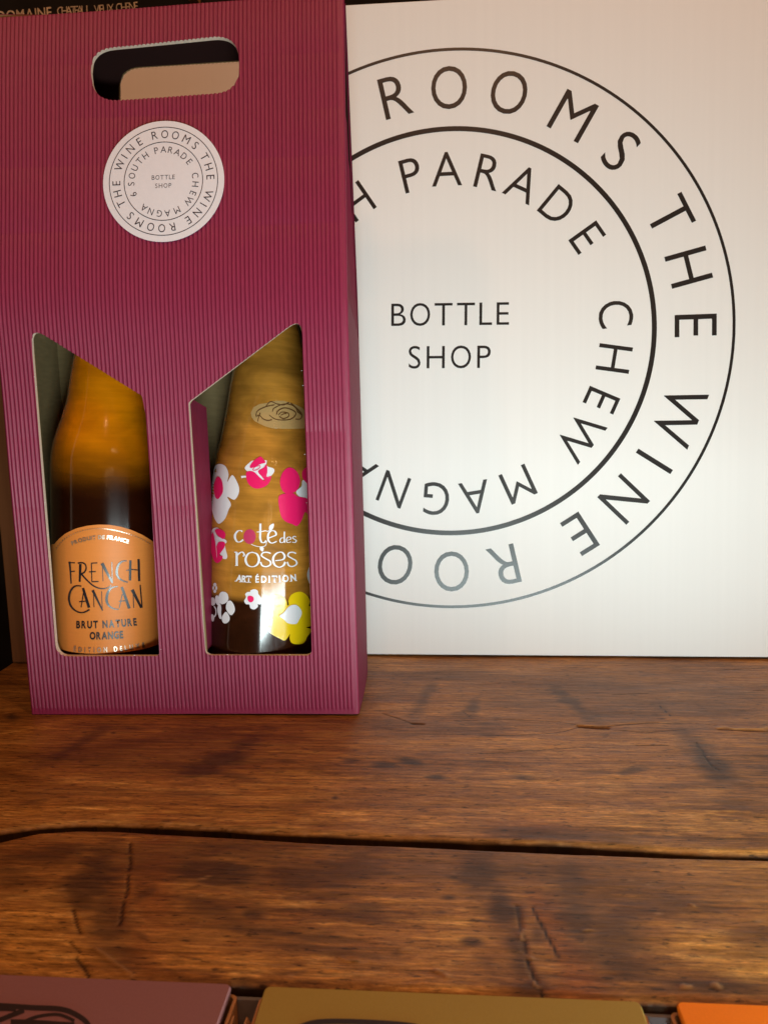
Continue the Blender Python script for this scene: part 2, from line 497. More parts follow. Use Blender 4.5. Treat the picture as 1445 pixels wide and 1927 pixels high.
# dark cracks: (points, half width in metres, depth in metres)
CRACKS = [([(720, 1343), (748, 1352), (775, 1361), (797, 1362)], .0006, .001), ([(775, 1362), (797, 1363)], .0013, .002), ([(855, 1356), (950, 1354), (1050, 1358), (1087, 1365)], .0005, .0008),
          ([(1090, 1367), (1143, 1370)], .0022, .004), ([(1145, 1367), (1185, 1364), (1238, 1361)], .0006, .001), ([(1238, 1362), (1300, 1361), (1350, 1365)], .0004, .0006), ([(1145, 1373), (1215, 1380), (1290, 1373)], .0005, .0008), ([(1352, 1373), (1400, 1375), (1450, 1377)], .0008, .0015),
          ([(900, 1386), (1000, 1383), (1060, 1377), (1090, 1369)], .0005, .0006), ([(885, 1421), (1000, 1412), (1110, 1406)], .0004, .0005), ([(1196, 1403), (1258, 1403)], .0006, .001), ([(1330, 1263), (1390, 1260), (1450, 1257)], .0006, .001), ([(1152, 1308), (1220, 1305)], .0006, .0008), ([(1418, 1300), (1440, 1300)], .0007, .001), ([(1240, 1328), (1262, 1348)], .0005, .0006),
          ([(1310, 1398), (1338, 1440), (1352, 1450)], .0008, .001), ([(870, 1338), (885, 1350)], .0005, .0005),
          ([(246, 1588), (245, 1606)], .0009, .0012), ([(245, 1612), (243, 1640)], .0009, .0012), ([(242, 1648), (236, 1690)], .0009, .001), ([(234, 1696), (226, 1742)], .0009, .001),
          ([(138, 1712), (146, 1742), (152, 1757)], .0008, .0012), ([(132, 1772), (152, 1793)], .0006, .001), ([(143, 1802), (158, 1820), (168, 1836)], .0009, .0012),
          ([(974, 1705), (980, 1745), (988, 1790), (1000, 1830), (1024, 1880)], .0009, .0012), ([(1003, 1710), (1030, 1765), (1050, 1802)], .0009, .0006), ([(1335, 1862), (1350, 1866)], .0005, .0006)]
CHIPS = [([(180, 1785), (215, 1812), (250, 1838)], .0004), ([(1343, 1855), (1352, 1858)], .0009), ([(1285, 1855), (1298, 1858)], .0006), ([(1297, 1703), (1306, 1707)], .0006), ([(1100, 1752), (1112, 1751)], .0004), ([(818, 1827), (830, 1832)], .0005), ([(838, 1839), (843, 1842)], .0006), ([(1350, 1370), (1400, 1371), (1445, 1369)], .0011),
         ([(985, 1752), (984, 1770)], .0007), ([(991, 1800), (1000, 1806)], .0007), ([(1006, 1850), (1014, 1858)], .0007), ([(640, 1805), (672, 1810)], .0003)]


def ell(X, Y, px, py, rx, ry, ang, wob):
    """Soft blob: an ellipse of the photograph carried onto the counter."""
    a = math.radians(ang)
    c = np.array(tz(px, py))
    e1 = np.array(tz(px + 20 * math.cos(a), py + 20 * math.sin(a))) - c
    e2 = np.array(tz(px - 20 * math.sin(a), py + 20 * math.cos(a))) - c
    A = np.linalg.inv(np.array([e1 / 20 * rx, e2 / 20 * ry]).T)
    dx, dy = X - c[0], Y - c[1]
    s, t = A[0, 0] * dx + A[0, 1] * dy, A[1, 0] * dx + A[1, 1] * dy
    q = np.sqrt(s * s + t * t) + wob
    return np.clip(1.35 - q, 0, 1) ** 1.0


def line_dist(X, Y, pts, jit=0.0, seed=0):
    P = [np.array(tz(*p)) for p in pts]
    best = np.full(X.shape, 9.0)
    r = np.random.default_rng(seed)
    for a, c in zip(P[:-1], P[1:]):
        n = max(2, int(np.linalg.norm(c - a) / 0.004)) if jit else 1
        q = [a + (c - a) * k / n for k in range(n + 1)]
        for k in range(1, n):
            q[k] = q[k] + r.normal(0, jit, 2)
        for s, e in zip(q[:-1], q[1:]):
            d = e - s
            t = np.clip(((X - s[0]) * d[0] + (Y - s[1]) * d[1]) / (d @ d), 0, 1)
            best = np.minimum(best, np.hypot(X - s[0] - t * d[0], Y - s[1] - t * d[1]))
    return best


def plank(name, parent, x0, x1, yf, yb, dx, dy, worn_front, seed):
    nx = int((x1 - x0) / dx) + 1
    xs = np.linspace(x0, x1, nx)
    y0, y1 = yf(xs), yb(xs)
    ny = int(np.max(y1 - y0) / dy) + 1
    t = np.linspace(0, 1, ny)
    X = np.repeat(xs[None, :], ny, 0)
    rag = (fbm(xs * 60, xs * 0 + 3.3, seed + 40) - 0.5) * 0.0006
    Y = (y0 + rag)[None, :] * (1 - t)[:, None] + y1[None, :] * t[:, None]
    Z = (fbm(X * 18, Y * 30, seed) - 0.5) * 0.0010 + (fbm(X * 60, Y * 260, seed + 9) - 0.5) * 0.00035
    dist_f = Y - Y[0][None, :]
    rw = 0.0032 * (0.6 + 0.9 * fbm(X * 40, X * 0 + .5, seed + 3))
    Z -= np.where(dist_f < rw, rw * 0.55 * (1 - np.sqrt(np.clip(1 - (1 - dist_f / rw) ** 2, 0, 1))), 0)
    dist_b = Y[-1][None, :] - Y
    rb = 0.0018
    Z -= np.where(dist_b < rb, rb * 0.7 * (1 - np.sqrt(np.clip(1 - (1 - dist_b / rb) ** 2, 0, 1))), 0)
    wob = (fbm(X * 45, Y * 150, seed + 5) - 0.5) * 1.4 + (fbm(X * 130, Y * 900, seed + 15, 3) - 0.5) * 1.1
    K = np.zeros(X.shape + (4,), np.float32)
    K[..., 3] = 1
    D = np.zeros(X.shape)
    G = np.zeros(X.shape)
    R = np.zeros(X.shape)
    for e in DARK:
        D = np.maximum(D, e[5] * ell(X, Y, *e[:5], wob))
    for e in GOLD:
        G = np.maximum(G, 1.25 * e[5] * ell(X, Y, *e[:5], wob))
    for e in RED:
        R = np.maximum(R, e[5] * ell(X, Y, *e[:5], wob * .7))
    K[..., 0], K[..., 1], K[..., 2] = np.clip(D, 0, 1), np.clip(G, 0, 1), np.clip(R, 0, 1) * 0.85
    Wr = np.zeros(X.shape + (4,), np.float32)
    Wr[..., 3] = 1
    for k, (pts, hw, dep) in enumerate(CRACKS):
        d = line_dist(X, Y, pts, hw * 0.3, k + 50)
        q = np.clip(1.2 - d / (hw * 0.75), 0, 1)
        Z -= dep * 0.35 * q
        Wr[..., 0] = np.maximum(Wr[..., 0], q)
    for k, (pts, hw) in enumerate(CHIPS):
        d = line_dist(X, Y, pts, hw * 0.9, k + 90)
        q = np.clip(1.4 - d / hw, 0, 1)
        Z += 0.0004 * q
        Wr[..., 1] = np.maximum(Wr[..., 1], q * 0.6)
    # small random nicks of bare wood
    for k in range(70):
        cx_, cy_ = rng.uniform(x0, x1), rng.uniform(float(y0.min()), float(y1.max()))
        q = np.clip(1.3 - np.hypot((X - cx_) / rng.uniform(.0006, .002), (Y - cy_) / .0006), 0, 1)
        Wr[..., 1] = np.maximum(Wr[..., 1], q * rng.uniform(.2, .7))
    Wr[0, :, 0] = 0.9
    Wr[-1, :, 0] = 0.9
    if worn_front:
        edge = np.clip(1.25 - dist_f / (0.0024 * (0.4 + 1.3 * fbm(X * 55, X * 0 + 1.5, seed + 7))), 0, 1)
        patch = np.clip((fbm(X * 210, Y * 900, seed + 8) - 0.50) * 5, 0, 1) * np.clip((fbm(X * 14, Y * 0 + 2.2, seed + 11) - 0.35) * 4, 0.15, 1)
        Wr[..., 1] = np.maximum(Wr[..., 1], edge * patch * 0.6)
        Wr[..., 0] = np.maximum(Wr[..., 0], np.clip(1.1 - dist_f / 0.0007, 0, 1) * 0.8)
        Wr[0, :, 1] = 0
    V = np.stack([X, Y, Z], -1).reshape(-1, 3)
    idx = np.arange(nx * ny).reshape(ny, nx)
    q = np.stack([idx[:-1, :-1], idx[:-1, 1:], idx[1:, 1:], idx[1:, :-1]], -1).reshape(-1, 4)
    # side walls down to the underside
    TH = 0.026
    ring = np.concatenate([idx[0, :], idx[1:, -1], idx[-1, -2::-1], idx[-2:0:-1, 0]])
    low = V[ring].copy()
    low[:, 2] = -TH
    base = len(V)
    V = np.concatenate([V, low])
    m_ = len(ring)
    k0 = np.arange(m_)
    k1 = (k0 + 1) % m_
    walls = np.stack([ring[k0], base + k0, base + k1, ring[k1]], -1)
    quads = np.concatenate([q, walls])
    me = bpy.data.meshes.new(name)
    me.vertices.add(len(V))
    me.vertices.foreach_set('co', V.astype(np.float32).ravel())
    me.loops.add(quads.size)
    me.loops.foreach_set('vertex_index', quads.astype(np.int32).ravel())
    me.polygons.add(len(quads))
    me.polygons.foreach_set('loop_start', np.arange(0, quads.size, 4, dtype=np.int32))
    me.polygons.foreach_set('use_smooth', np.concatenate([np.ones(len(q), bool), np.zeros(m_, bool)]))
    me.update(calc_edges=True)
    for nm, arr in (('stain', K), ('wear', Wr)):
        a = me.color_attributes.new(nm, 'FLOAT_COLOR', 'POINT')
        full = np.concatenate([arr.reshape(-1, 4), arr.reshape(-1, 4)[ring]]).astype(np.float32)
        if nm == 'wear':
            full[len(full) - m_:, 0] = 0.9
            full[len(full) - m_:, 1] = 0
        a.data.foreach_set('color', full.ravel())
    me.materials.append(M_WOOD)
    o = bpy.data.objects.new(name, me)
    COL.objects.link(o)
    o.parent = parent
    return o


counter = thing('wooden_counter', 'old stained pine counter of two wide planks under the gift box and board', 'counter')
TX0, TX1 = -0.2915, 0.34
plank('plank', counter, TX0, TX1, gap_back, lambda x: 0.585 + 0 * x, 0.0009, 0.0006, True, 3)
plank('plank', counter, TX0, TX1, front_edge, lambda x: gap_front(x) - 0.0006, 0.0009, 0.0006, False, 21)
fr_ = MB()
fr_.box(TX0 + 0.004, TX1 - 0.004, 0.215, 0.57, -0.075, -0.0275)
fr_.build('under_frame', M_POST, counter, bevel=0.001)
lg_ = MB()
lg_.box(TX0 + 0.004, TX1 - 0.004, -0.02, 0.2125, -0.060, -0.042)
lg_.build('front_ledge', M_POST, counter, bevel=0.001)

post = MB()
post.box(-0.2912, -0.252, 0.4795, 0.53, 0.0006, 0.27)
po = post.build('wooden_post', M_POST, None, bevel=0.0012)
tag(po, 'dark brown wooden upright behind the left edge of the gift box', 'post')

# ------------------------------------------------------------------ lettering from the built-in face
GL = {}


def glyph(ch, bold=0.0):
    key = (ch, bold)
    if key in GL:
        return GL[key]
    c = bpy.data.curves.new('g', 'FONT')
    c.body = ch
    c.size = 1.0
    c.resolution_u = 5
    c.offset = bold
    o = bpy.data.objects.new('g', c)
    COL.objects.link(o)
    dg = bpy.context.evaluated_depsgraph_get()
    me = bpy.data.meshes.new_from_object(o.evaluated_get(dg))
    bm = bmesh.new()
    bm.from_mesh(me)
    bmesh.ops.triangulate(bm, faces=bm.faces)
    bm.verts.index_update()
    v = np.array([(p.co.x, p.co.y) for p in bm.verts])
    f = [tuple(x.index for x in q.verts) for q in bm.faces]
    bm.free()
    bpy.data.objects.remove(o)
    bpy.data.curves.remove(c)
    bpy.data.meshes.remove(me)
    GL[key] = (v, f)
    return GL[key]


CAP = None


def letter(ch, bold=0.0):
    """Triangles of a letter, cap height 1, x centred on its box."""
    global CAP
    if CAP is None:
        h = glyph('H')[0]
        CAP = h[:, 1].max()
    v, f = glyph(ch, bold)
    v = v / CAP
    if bold < 0:                                # lighter, narrower round letters for the seal
        v = v / (1 + 2 * bold / CAP)
        v = v - np.array([0, v[:, 1].min() if ch not in 'OSCG6U' else v[:, 1].min() + 0.012])
        v = v * np.array([{'O': 0.84, 'C': 0.90, 'G': 0.90, 'D': 0.90, 'N': 0.92}.get(ch, 0.97), 1])
    lo, hi = v[:, 0].min(), v[:, 0].max()
    w = v.copy()
    w[:, 0] -= (lo + hi) / 2
    return w, f, hi - lo


OUTER_L = [('R', -10.7), ('O', 1.7), ('O', 15.0), ('M', 29.4), ('S', 42.8), ('T', 60.9), ('H', 74.2), ('E', 87.2), ('W', 109.9), ('I', 122), ('N', 133.8), ('E', 148),
           ('R', 169), ('O', 181.9), ('O', 195.5), ('M', 210.6), ('S', 224.5), ('T', 243.3), ('H', 256.4), ('E', 269.4), ('W', 291.8), ('I', 303.8), ('N', 315.4), ('E', 329.4)]
INNER_L = [('6', 248.2), ('S', 267.6), ('O', 282.4), ('U', 297.2), ('T', 312), ('H', 326), ('P', 347.3), ('A', 0.2), ('R', 13), ('A', 26), ('D', 39.8), ('E', 54), ('C', 81), ('H', 96.7), ('E', 113.2), ('W', 128.6), ('M', 154.8), ('A', 172.6), ('G', 187), ('N', 203), ('A', 217.2)]


def ring_mesh(mb, cx, cy, r0, r1, n, to3):
    k = len(mb.v)
    for i in range(n):
        a = 2 * math.pi * i / n
        mb.v.append(to3(cx + r0 * math.cos(a), cy + r0 * math.sin(a)))
        mb.v.append(to3(cx + r1 * math.cos(a), cy + r1 * math.sin(a)))
    for i in range(n):
        j = (i + 1) % n
        mb.f.append((k + 2 * i, k + 2 * i + 1, k + 2 * j + 1, k + 2 * j))


def seal_letters(mat, parent, cx, cy, R, rot, to3, lw=0.0, fix=None):
    mb = None
    def put(ch, x, y, cap, ang, narrow=1.0):
        nonlocal mb
        v, f, w = letter(ch, lw)
        ca, sa = math.cos(ang), math.sin(ang)
        k = len(mb.v)
        for p in v:
            gx, gy = p[0] * cap * narrow, p[1] * cap
            mb.v.append(to3(x + gx * ca - gy * sa, y + gx * sa + gy * ca))
        mb.f += [tuple(i + k for i in q) for q in f]
    for L_, rc, cap, nw, brk in ((OUTER_L, 0.868, 0.145, 0.97, 16), (INNER_L, 0.593, 0.118, 0.97, 19)):
        mb, last = MB(), None
        for ch, deg in L_:
            if last is not None and deg - last > brk:
                mb.build('printed_word', mat, parent)
                mb = MB()
            last = deg
            a = math.radians(deg + (fix(L_ is INNER_L, deg) if fix else 0.0)) + rot
            rb = (rc - cap / 2) * R
            put(ch, cx + rb * math.sin(a), cy + rb * math.cos(a) - (0.008 * R if L_ is INNER_L else 0), cap * R, -a, nw)
        mb.build('printed_word', mat, parent)
    for word, width, yc in (('BOTTLE', 0.425, 0.071), ('SHOP', 0.297, -0.083)):
        cap = 0.080
        mb = MB()
        ws = [letter(c, lw)[2] * cap for c in word]
        gap = (width - sum(ws)) / (len(word) - 1)
        x = -width / 2
        for c, w in zip(word, ws):
            lx, ly = x + w / 2, yc - cap / 2
            ca, sa = math.cos(-rot), math.sin(-rot)
            put(c, cx + (lx * ca - ly * sa) * R, cy + (lx * sa + ly * ca) * R, cap * R, -rot)
            x += w + gap
        mb.build('printed_word', mat, parent)


# ------------------------------------------------------------------ the sign board
BR, BRI, BCX, BCV = 0.18124, 0.13144, 0.00552, 0.21560
board = thing('sign_board', 'large white board with black circular wine shop lettering leaning behind the gift box', 'sign', (0, 0.5, 0), (-LEAN, 0, 0))
pb = MB()
pb.box(BCX - 0.25, BCX + 0.25, 0.0, 0.010, 0.0016, 0.4280)
pb.build('panel', M_BOARD, board, bevel=0.0004)
BN = np.array([0, -math.cos(LEAN), math.sin(LEAN)])


def on_board(px, py):
    p = on_plane(px, py, np.array([0, 0.5, 0]), BN)
    return p[0], p[2] / math.cos(LEAN)


meas = [('E', 1312, 612, 87.2), ('I', 1232, 871, 122), ('O', 846, 1078, 181.9), ('T', 1272, 398, 60.9), ('O', 859, 160, 1.7)]
dl = []
for _, px, py, a in meas:
    x, v = on_board(px, py)
    dl.append((math.degrees(math.atan2(x - BCX, v - BCV)) - a + 180) % 360 - 180)
print('board letter turn', dl)
BROT = math.radians(sum(dl) / len(dl))
mb = MB()
ring_mesh(mb, BCX, BCV, BR - 0.00095, BR + 0.00095, 240, lambda x, y: (x, -0.00012, y))
mb.build('outer_ring', M_BOARD_INK, board)
mb = MB()
ring_mesh(mb, BCX, BCV, BRI - 0.00158, BRI + 0.00158, 220, lambda x, y: (x, -0.00012, y))
mb.build('inner_ring', M_BOARD_INK, board)


def seal_fix(inner, d):
    """small spacing differences between the board print and the sticker print, in degrees"""
    if inner:
        return float(np.interp(d, [-12.7, 0, 13, 26, 40, 54, 81, 96.7, 113, 128.6, 154.8, 172.6, 187, 203, 217, 326, 347.3], [-1.5, -1.7, 0, -.5, 0, .8, 2, 1.5, 0, -1, 0, -2, -2.7, -3, -3, -.8, -1.2]))
    return float(np.interp(d, [-10.7, 1.7, 15, 29.4, 42.8, 60.9, 74.2, 87.2, 109.9, 122, 133.8, 148, 169, 181.9, 195.5, 349], [-2.6, -2.3, -1.5, 0, .5, 1.5, .8, 1.4, 0, 0, -.4, -1.4, -2.6, -2.8, -2.5, -2.6]))


seal_letters(M_BOARD_INK, board, BCX, BCV, BR, BROT, lambda x, y: (x, -0.00012, y), -0.0065, seal_fix)

# ------------------------------------------------------------------ the gift box
A0 = np.array([-0.23258, 0.39680, 0.0])
BYAW = math.atan2(0.00475, 0.18602)
BTILT = -0.0045
W, DEP = 0.1861, 0.068
ZC, ZCB = 0.2225, 0.2055
TOPZ, TOPN = 0.3785, 0.0295
UL = math.atan2(TOPN, TOPZ - ZC)
STOP = ZC + math.hypot(TOPN, TOPZ - ZC)
FS0, FS1 = 0.208, 0.242                          # the fold is a soft curve between these heights
_ps = np.linspace(0.0, 0.40, 1601)
_pa = UL * np.clip((_ps - FS0) / (FS1 - FS0), 0, 1)
_pn = np.concatenate([[0], np.cumsum(np.sin(_pa[:-1]) * np.diff(_ps))])
_pz = np.concatenate([[0], np.cumsum(np.cos(_pa[:-1]) * np.diff(_ps))])


def fold(s):
    return float(np.interp(s, _ps, _pn)), float(np.interp(s, _ps, _pz)), float(np.interp(s, _ps, _pa))


def fold_n_at_z(z):
    return float(np.interp(z, _pz, _pn))

box = thing('gift_box', 'tall maroon corrugated wine gift box with handle hole and two bottle windows', 'gift box', tuple(A0 + np.array([0, 0, 0.0006])), (0, BTILT, BYAW))
BOXM = np.array((Matrix.Translation(Vector(A0) + Vector((0, 0, 0.0006))) @ Matrix.Rotation(BYAW, 4, 'Z') @ Matrix.Rotation(BTILT, 4, 'Y')))
BOXI = np.linalg.inv(BOXM)


def box_local_ray(px, py):
    d = BOXI[:3, :3] @ ray(px, py)
    o = BOXI[:3, :3] @ CPOS + BOXI[:3, 3]
    return o, d


def on_sheet(px, py, back=False):
    """photo pixel -> (x, s) on the front or back sheet, s measured up along it"""
    o, d = box_local_ray(px, py)
    lo, hi = 0.0, 0.40
    for _ in range(50):
        m = (lo + hi) / 2
        n, z, _a = fold(m)
        p = o + d * (((DEP - n if back else n) - o[1]) / d[1])
        if p[2] > z:
            lo = m
        else:
            hi = m
    return p[0], m


def on_front(px, py):
    return on_sheet(px, py)


def on_back(px, py):
    return on_sheet(px, py, True)


def front_pt(x, s, out):
    """point of the front sheet, out = distance in front of it"""
    if s > 0.347:                               # the top edge runs up a little to the right
        s = s + (s - 0.347) / (STOP - 0.347) * (-0.0027 + 0.0037 * x / W)
    n, z, a = fold(s)
    return (x, n - out * math.cos(a), z + out * math.sin(a))


def back_pt(x, s, out):
    p = front_pt(x, s, out)
    return (p[0], DEP - p[1], p[2])


def arc(c, r, a0, a1, n=6):
    return [(c[0] + r * math.cos(math.radians(a0 + (a1 - a0) * k / n)), c[1] + r * math.sin(math.radians(a0 + (a1 - a0) * k / n))) for k in range(n + 1)]


def round_poly(pts, radii, n=6):
    out = []
    m = len(pts)
    for i in range(m):
        p, a, b = np.array(pts[i]), np.array(pts[i - 1]), np.array(pts[(i + 1) % m])
        r = radii[i]
        if r <= 0:
            out.append(tuple(p))
            continue
        u, v = (a - p) / np.linalg.norm(a - p), (b - p) / np.linalg.norm(b - p)
        ang = math.acos(np.clip(u @ v, -1, 1))
        t = r / math.tan(ang / 2)
        p0, p1 = p + u * t, p + v * t
        for k in range(n + 1):
            q = k / n
            out.append(tuple((1 - q) ** 2 * p0 + 2 * q * (1 - q) * p + q * q * p1))
    return out


winL_px = round_poly([(57.5, 614), (269, 745), (276, 790), (301.5, 1234), (108, 1234)], [17, 7, 0, 8, 26])
winR_px = round_poly([(568, 596), (588, 1233), (386, 1233), (356, 757)], [17, 13, 16, 7])
hand_px = round_poly([(170, 92), (449.5, 66), (452, 173), (175, 192)], [46, 46, 50, 48], 10)


class Hole:
    def __init__(self, pts):
        self.p = pts
        xs = [a for a, _ in pts]
        self.x0, self.x1 = min(xs), max(xs)

    def span(self, x):
        x = min(max(x, self.x0 + 1e-7), self.x1 - 1e-7)
        ys = []
        for (xa, ya), (xb, yb) in zip(self.p, self.p[1:] + self.p[:1]):
            if (xa - x) * (xb - x) <= 0 and xa != xb:
                ys.append(ya + (yb - ya) * (x - xa) / (xb - xa))
        return min(ys), max(ys)


H_L = Hole([on_front(*p) for p in winL_px])
H_R = Hole([on_front(*p) for p in winR_px])
H_H = Hole([on_front(*p) for p in hand_px])
bk_px = round_poly([(226, 127), (560, 108), (560, 250), (226, 262)], [40, 40, 40, 40], 10)
H_B = Hole([on_back(*p) for p in bk_px])
print('windows', H_L.x0, H_L.x1, H_R.x0, H_R.x1, 'handle', H_H.x0, H_H.x1, H_H.span(0.08), 'back hole', H_B.x0, H_B.span(0.09), 'top', STOP)

PITCH_R, AMP = W / 84.0, 0.00105


RIDGE_H = [random.uniform(0.86, 1.08) for _ in range(97)]


def ridge(x):
    return AMP * RIDGE_H[int(x / PITCH_R) % 97] * (abs(math.sin(math.pi * x / PITCH_R)) ** 0.62)


def sheet(holes, pt, outfun, xs, rows, name, mat, parent, cut=None, cutmat=None, thick=0.0015, smooth=True):
    """A sheet in columns, split by the holes, with optional cut walls along the holes."""
    cuts = sorted(set([round(x, 7) for x in xs] + [v for h in holes for v in (h.x0, h.x1)]))
    V, Fc, FM = [], [], []
    cache = {}

    def vid(x, s):
        k = (round(x, 7), round(s, 7))
        if k not in cache:
            cache[k] = len(V)
            V.append(pt(x, s, outfun(x, s)))
        return cache[k]
    for xa, xb in zip(cuts[:-1], cuts[1:]):
        if xb - xa < 1e-7:
            continue
        xm = (xa + xb) / 2
        segs = [(rows[0], rows[0], None, None)]
        act = sorted([h for h in holes if h.x0 < xm < h.x1], key=lambda h: h.span(xm)[0])
        lo = [(rows[0], rows[0])]
        hi = []
        for h in act:
            a, b = h.span(xa), h.span(xb)
            hi.append((a[0], b[0]))
            lo.append((a[1], b[1]))
        hi.append((rows[-1], rows[-1]))
        for (la, lb), (ha, hb) in zip(lo, hi):
            m0, m1 = max(la, lb), min(ha, hb)
            mids = [r for r in rows if m0 + 2e-5 < r < m1 - 2e-5]
            sa, sb = [la] + mids + [ha], [lb] + mids + [hb]
            for (p0, q0), (p1, q1) in zip(zip(sa[:-1], sb[:-1]), zip(sa[1:], sb[1:])):
                f = [vid(xa, p0), vid(xb, q0), vid(xb, q1), vid(xa, p1)]
                f = [v for k, v in enumerate(f) if v != f[k - 1]]
                if len(f) >= 3:
                    Fc.append(tuple(f))
                    FM.append(0)
        if cut is not None:
            for h in act:
                a, b = h.span(xa), h.span(xb)
                for k in (0, 1):
                    q = [pt(xa, a[k], outfun(xa, a[k])), pt(xb, b[k], outfun(xb, b[k])), pt(xb, b[k], -thick), pt(xa, a[k], -thick)]
                    n0 = len(V)
                    V.extend(q)
                    Fc.append((n0, n0 + 1, n0 + 2, n0 + 3))
                    FM.append(1)
    if cut is not None:
        for h in holes:                                  # straight sides
            for x in (h.x0, h.x1):
                a = h.span(x)
                if a[1] - a[0] > 0.002:
                    ss = list(np.linspace(a[0], a[1], 12))
                    for s0, s1 in zip(ss[:-1], ss[1:]):
                        n0 = len(V)
                        V.extend([pt(x, s0, outfun(x, s0)), pt(x, s1, outfun(x, s1)), pt(x, s1, -thick), pt(x, s0, -thick)])
                        Fc.append((n0, n0 + 1, n0 + 2, n0 + 3))
                        FM.append(1)
    o = mesh(name, V, Fc, [mat, cutmat] if cut is not None else mat, parent, False, FM)
    sm = np.array([k == 0 for k in FM], dtype=bool)
    o.data.polygons.foreach_set('use_smooth', sm)
    return o


xs_fine = [W * i / (84 * 8) for i in range(84 * 8 + 1)]
DENTS = [(0.062, 0.7), (0.118, 0.6), (0.156, 0.75), (0.262, 0.6), (0.297, 0.7), (0.322, 0.55), (0.351, 0.7)]
rows_f = [0.0, 0.0024, 0.0034, 0.0045, 0.02, 0.05, 0.08, 0.11, 0.14, 0.17, 0.2, 0.208, 0.214, 0.219, ZC, 0.226, 0.231, 0.237, 0.242, 0.25, 0.28, 0.31, 0.34, STOP - 0.0012, STOP]
rows_f = sorted(rows_f + [d + e for d, _ in DENTS for e in (-0.0007, 0.0, 0.0007)])
CR = 0.0016


def out_front(x, s):
    k = min(1.0, max(0.0, (s - 0.0024) / 0.0018))
    if s > STOP - 0.001:
        k *= 0.3
    for ds, dk in DENTS:                        # faint press lines across the flutes
        if abs(s - ds) < 0.0003:
            k *= dk + (1 - dk) * (0.5 + 0.5 * math.sin(x * 50 + ds * 900))
    e = min(x, W - x)
    ke = min(1.0, max(0.0, (e - 0.0006) / 0.0012)) if x < W / 2 else min(1.0, max(0.0, (e - 0.0022) / 0.0012))
    o = ridge(x) * k * ke + (1 - ke * k) * 0.0003
    if k < 1 and s < 0.0045:
        o = max(o, 0.00035)
    # slow waviness of the pressed sheet
    o += 0.00030 * math.sin(x * 41 + s * 23) + 0.0002 * math.sin(s * 60 - x * 17)
    if e < CR:
        o -= CR - math.sqrt(max(0, CR * CR - (CR - e) ** 2))
    return o


front = sheet([H_L, H_R, H_H], front_pt, out_front, xs_fine, rows_f, 'front_panel', M_MAROON, box, cut=True, cutmat=M_CUT)
liner_rows = [0.0015, 0.208, 0.216, ZC, 0.228, 0.235, 0.242, STOP]
xs_c = list(np.linspace(0.001, W - 0.001, 60))
for h in (H_L, H_R, H_H):
    xs_c += list(np.linspace(h.x0, h.x1, 40))
sheet([H_L, H_R, H_H], front_pt, lambda x, s: -0.0015, xs_c, liner_rows, 'liner', M_KRAFT, front, smooth=False)
xs_b = [W * i / (84 * 4) for i in range(84 * 4 + 1)]
back = sheet([H_B], back_pt, out_front, xs_b, rows_f, 'back_panel', M_MAROON, box, cut=True, cutmat=M_KRAFT)
xs_c2 = list(np.linspace(0.001, W - 0.001, 40)) + list(np.linspace(H_B.x0, H_B.x1, 40))
sheet([], back_pt, lambda x, s: -0.0015, xs_c2, [0.0015, 0.208, 0.216, ZC, 0.228, 0.235, 0.242, 0.245], 'liner', M_KRAFT, back, smooth=False)
sheet([H_B], back_pt, lambda x, s: -0.0015, xs_c2, [0.245, 0.29, STOP], 'handle_liner', M_DARK_LINER, back, smooth=False)  # upper part of the back liner is near-black, kraft below
# open flutes seen along the cut edge of the rear handle hole
fl = MB()
n_ = 150
top_s = [H_B.span(H_B.x0 + (H_B.x1 - H_B.x0) * (0.03 + 0.94 * k / n_))[1] for k in range(n_ + 1)]
for k in range(n_ + 1):
    x = H_B.x0 + (H_B.x1 - H_B.x0) * (0.03 + 0.94 * k / n_)
    w_ = -0.00075 + 0.00055 * math.sin(2 * math.pi * x / (PITCH_R))
    for dw in (-0.00016, 0.00016):
        p = back_pt(x, top_s[k] - 0.0009, w_ + dw)
        fl.v.append(p)
    if k:
        a = 2 * (k - 1)
        fl.f.append((a, a + 1, a + 3, a + 2))
fl.build('flute_edge', M_CUT, back)


def score(n):
    t = n / DEP
    return ZC + (ZCB - ZC) * (t ** 1.6) - 0.0015 * math.sin(math.pi * t)


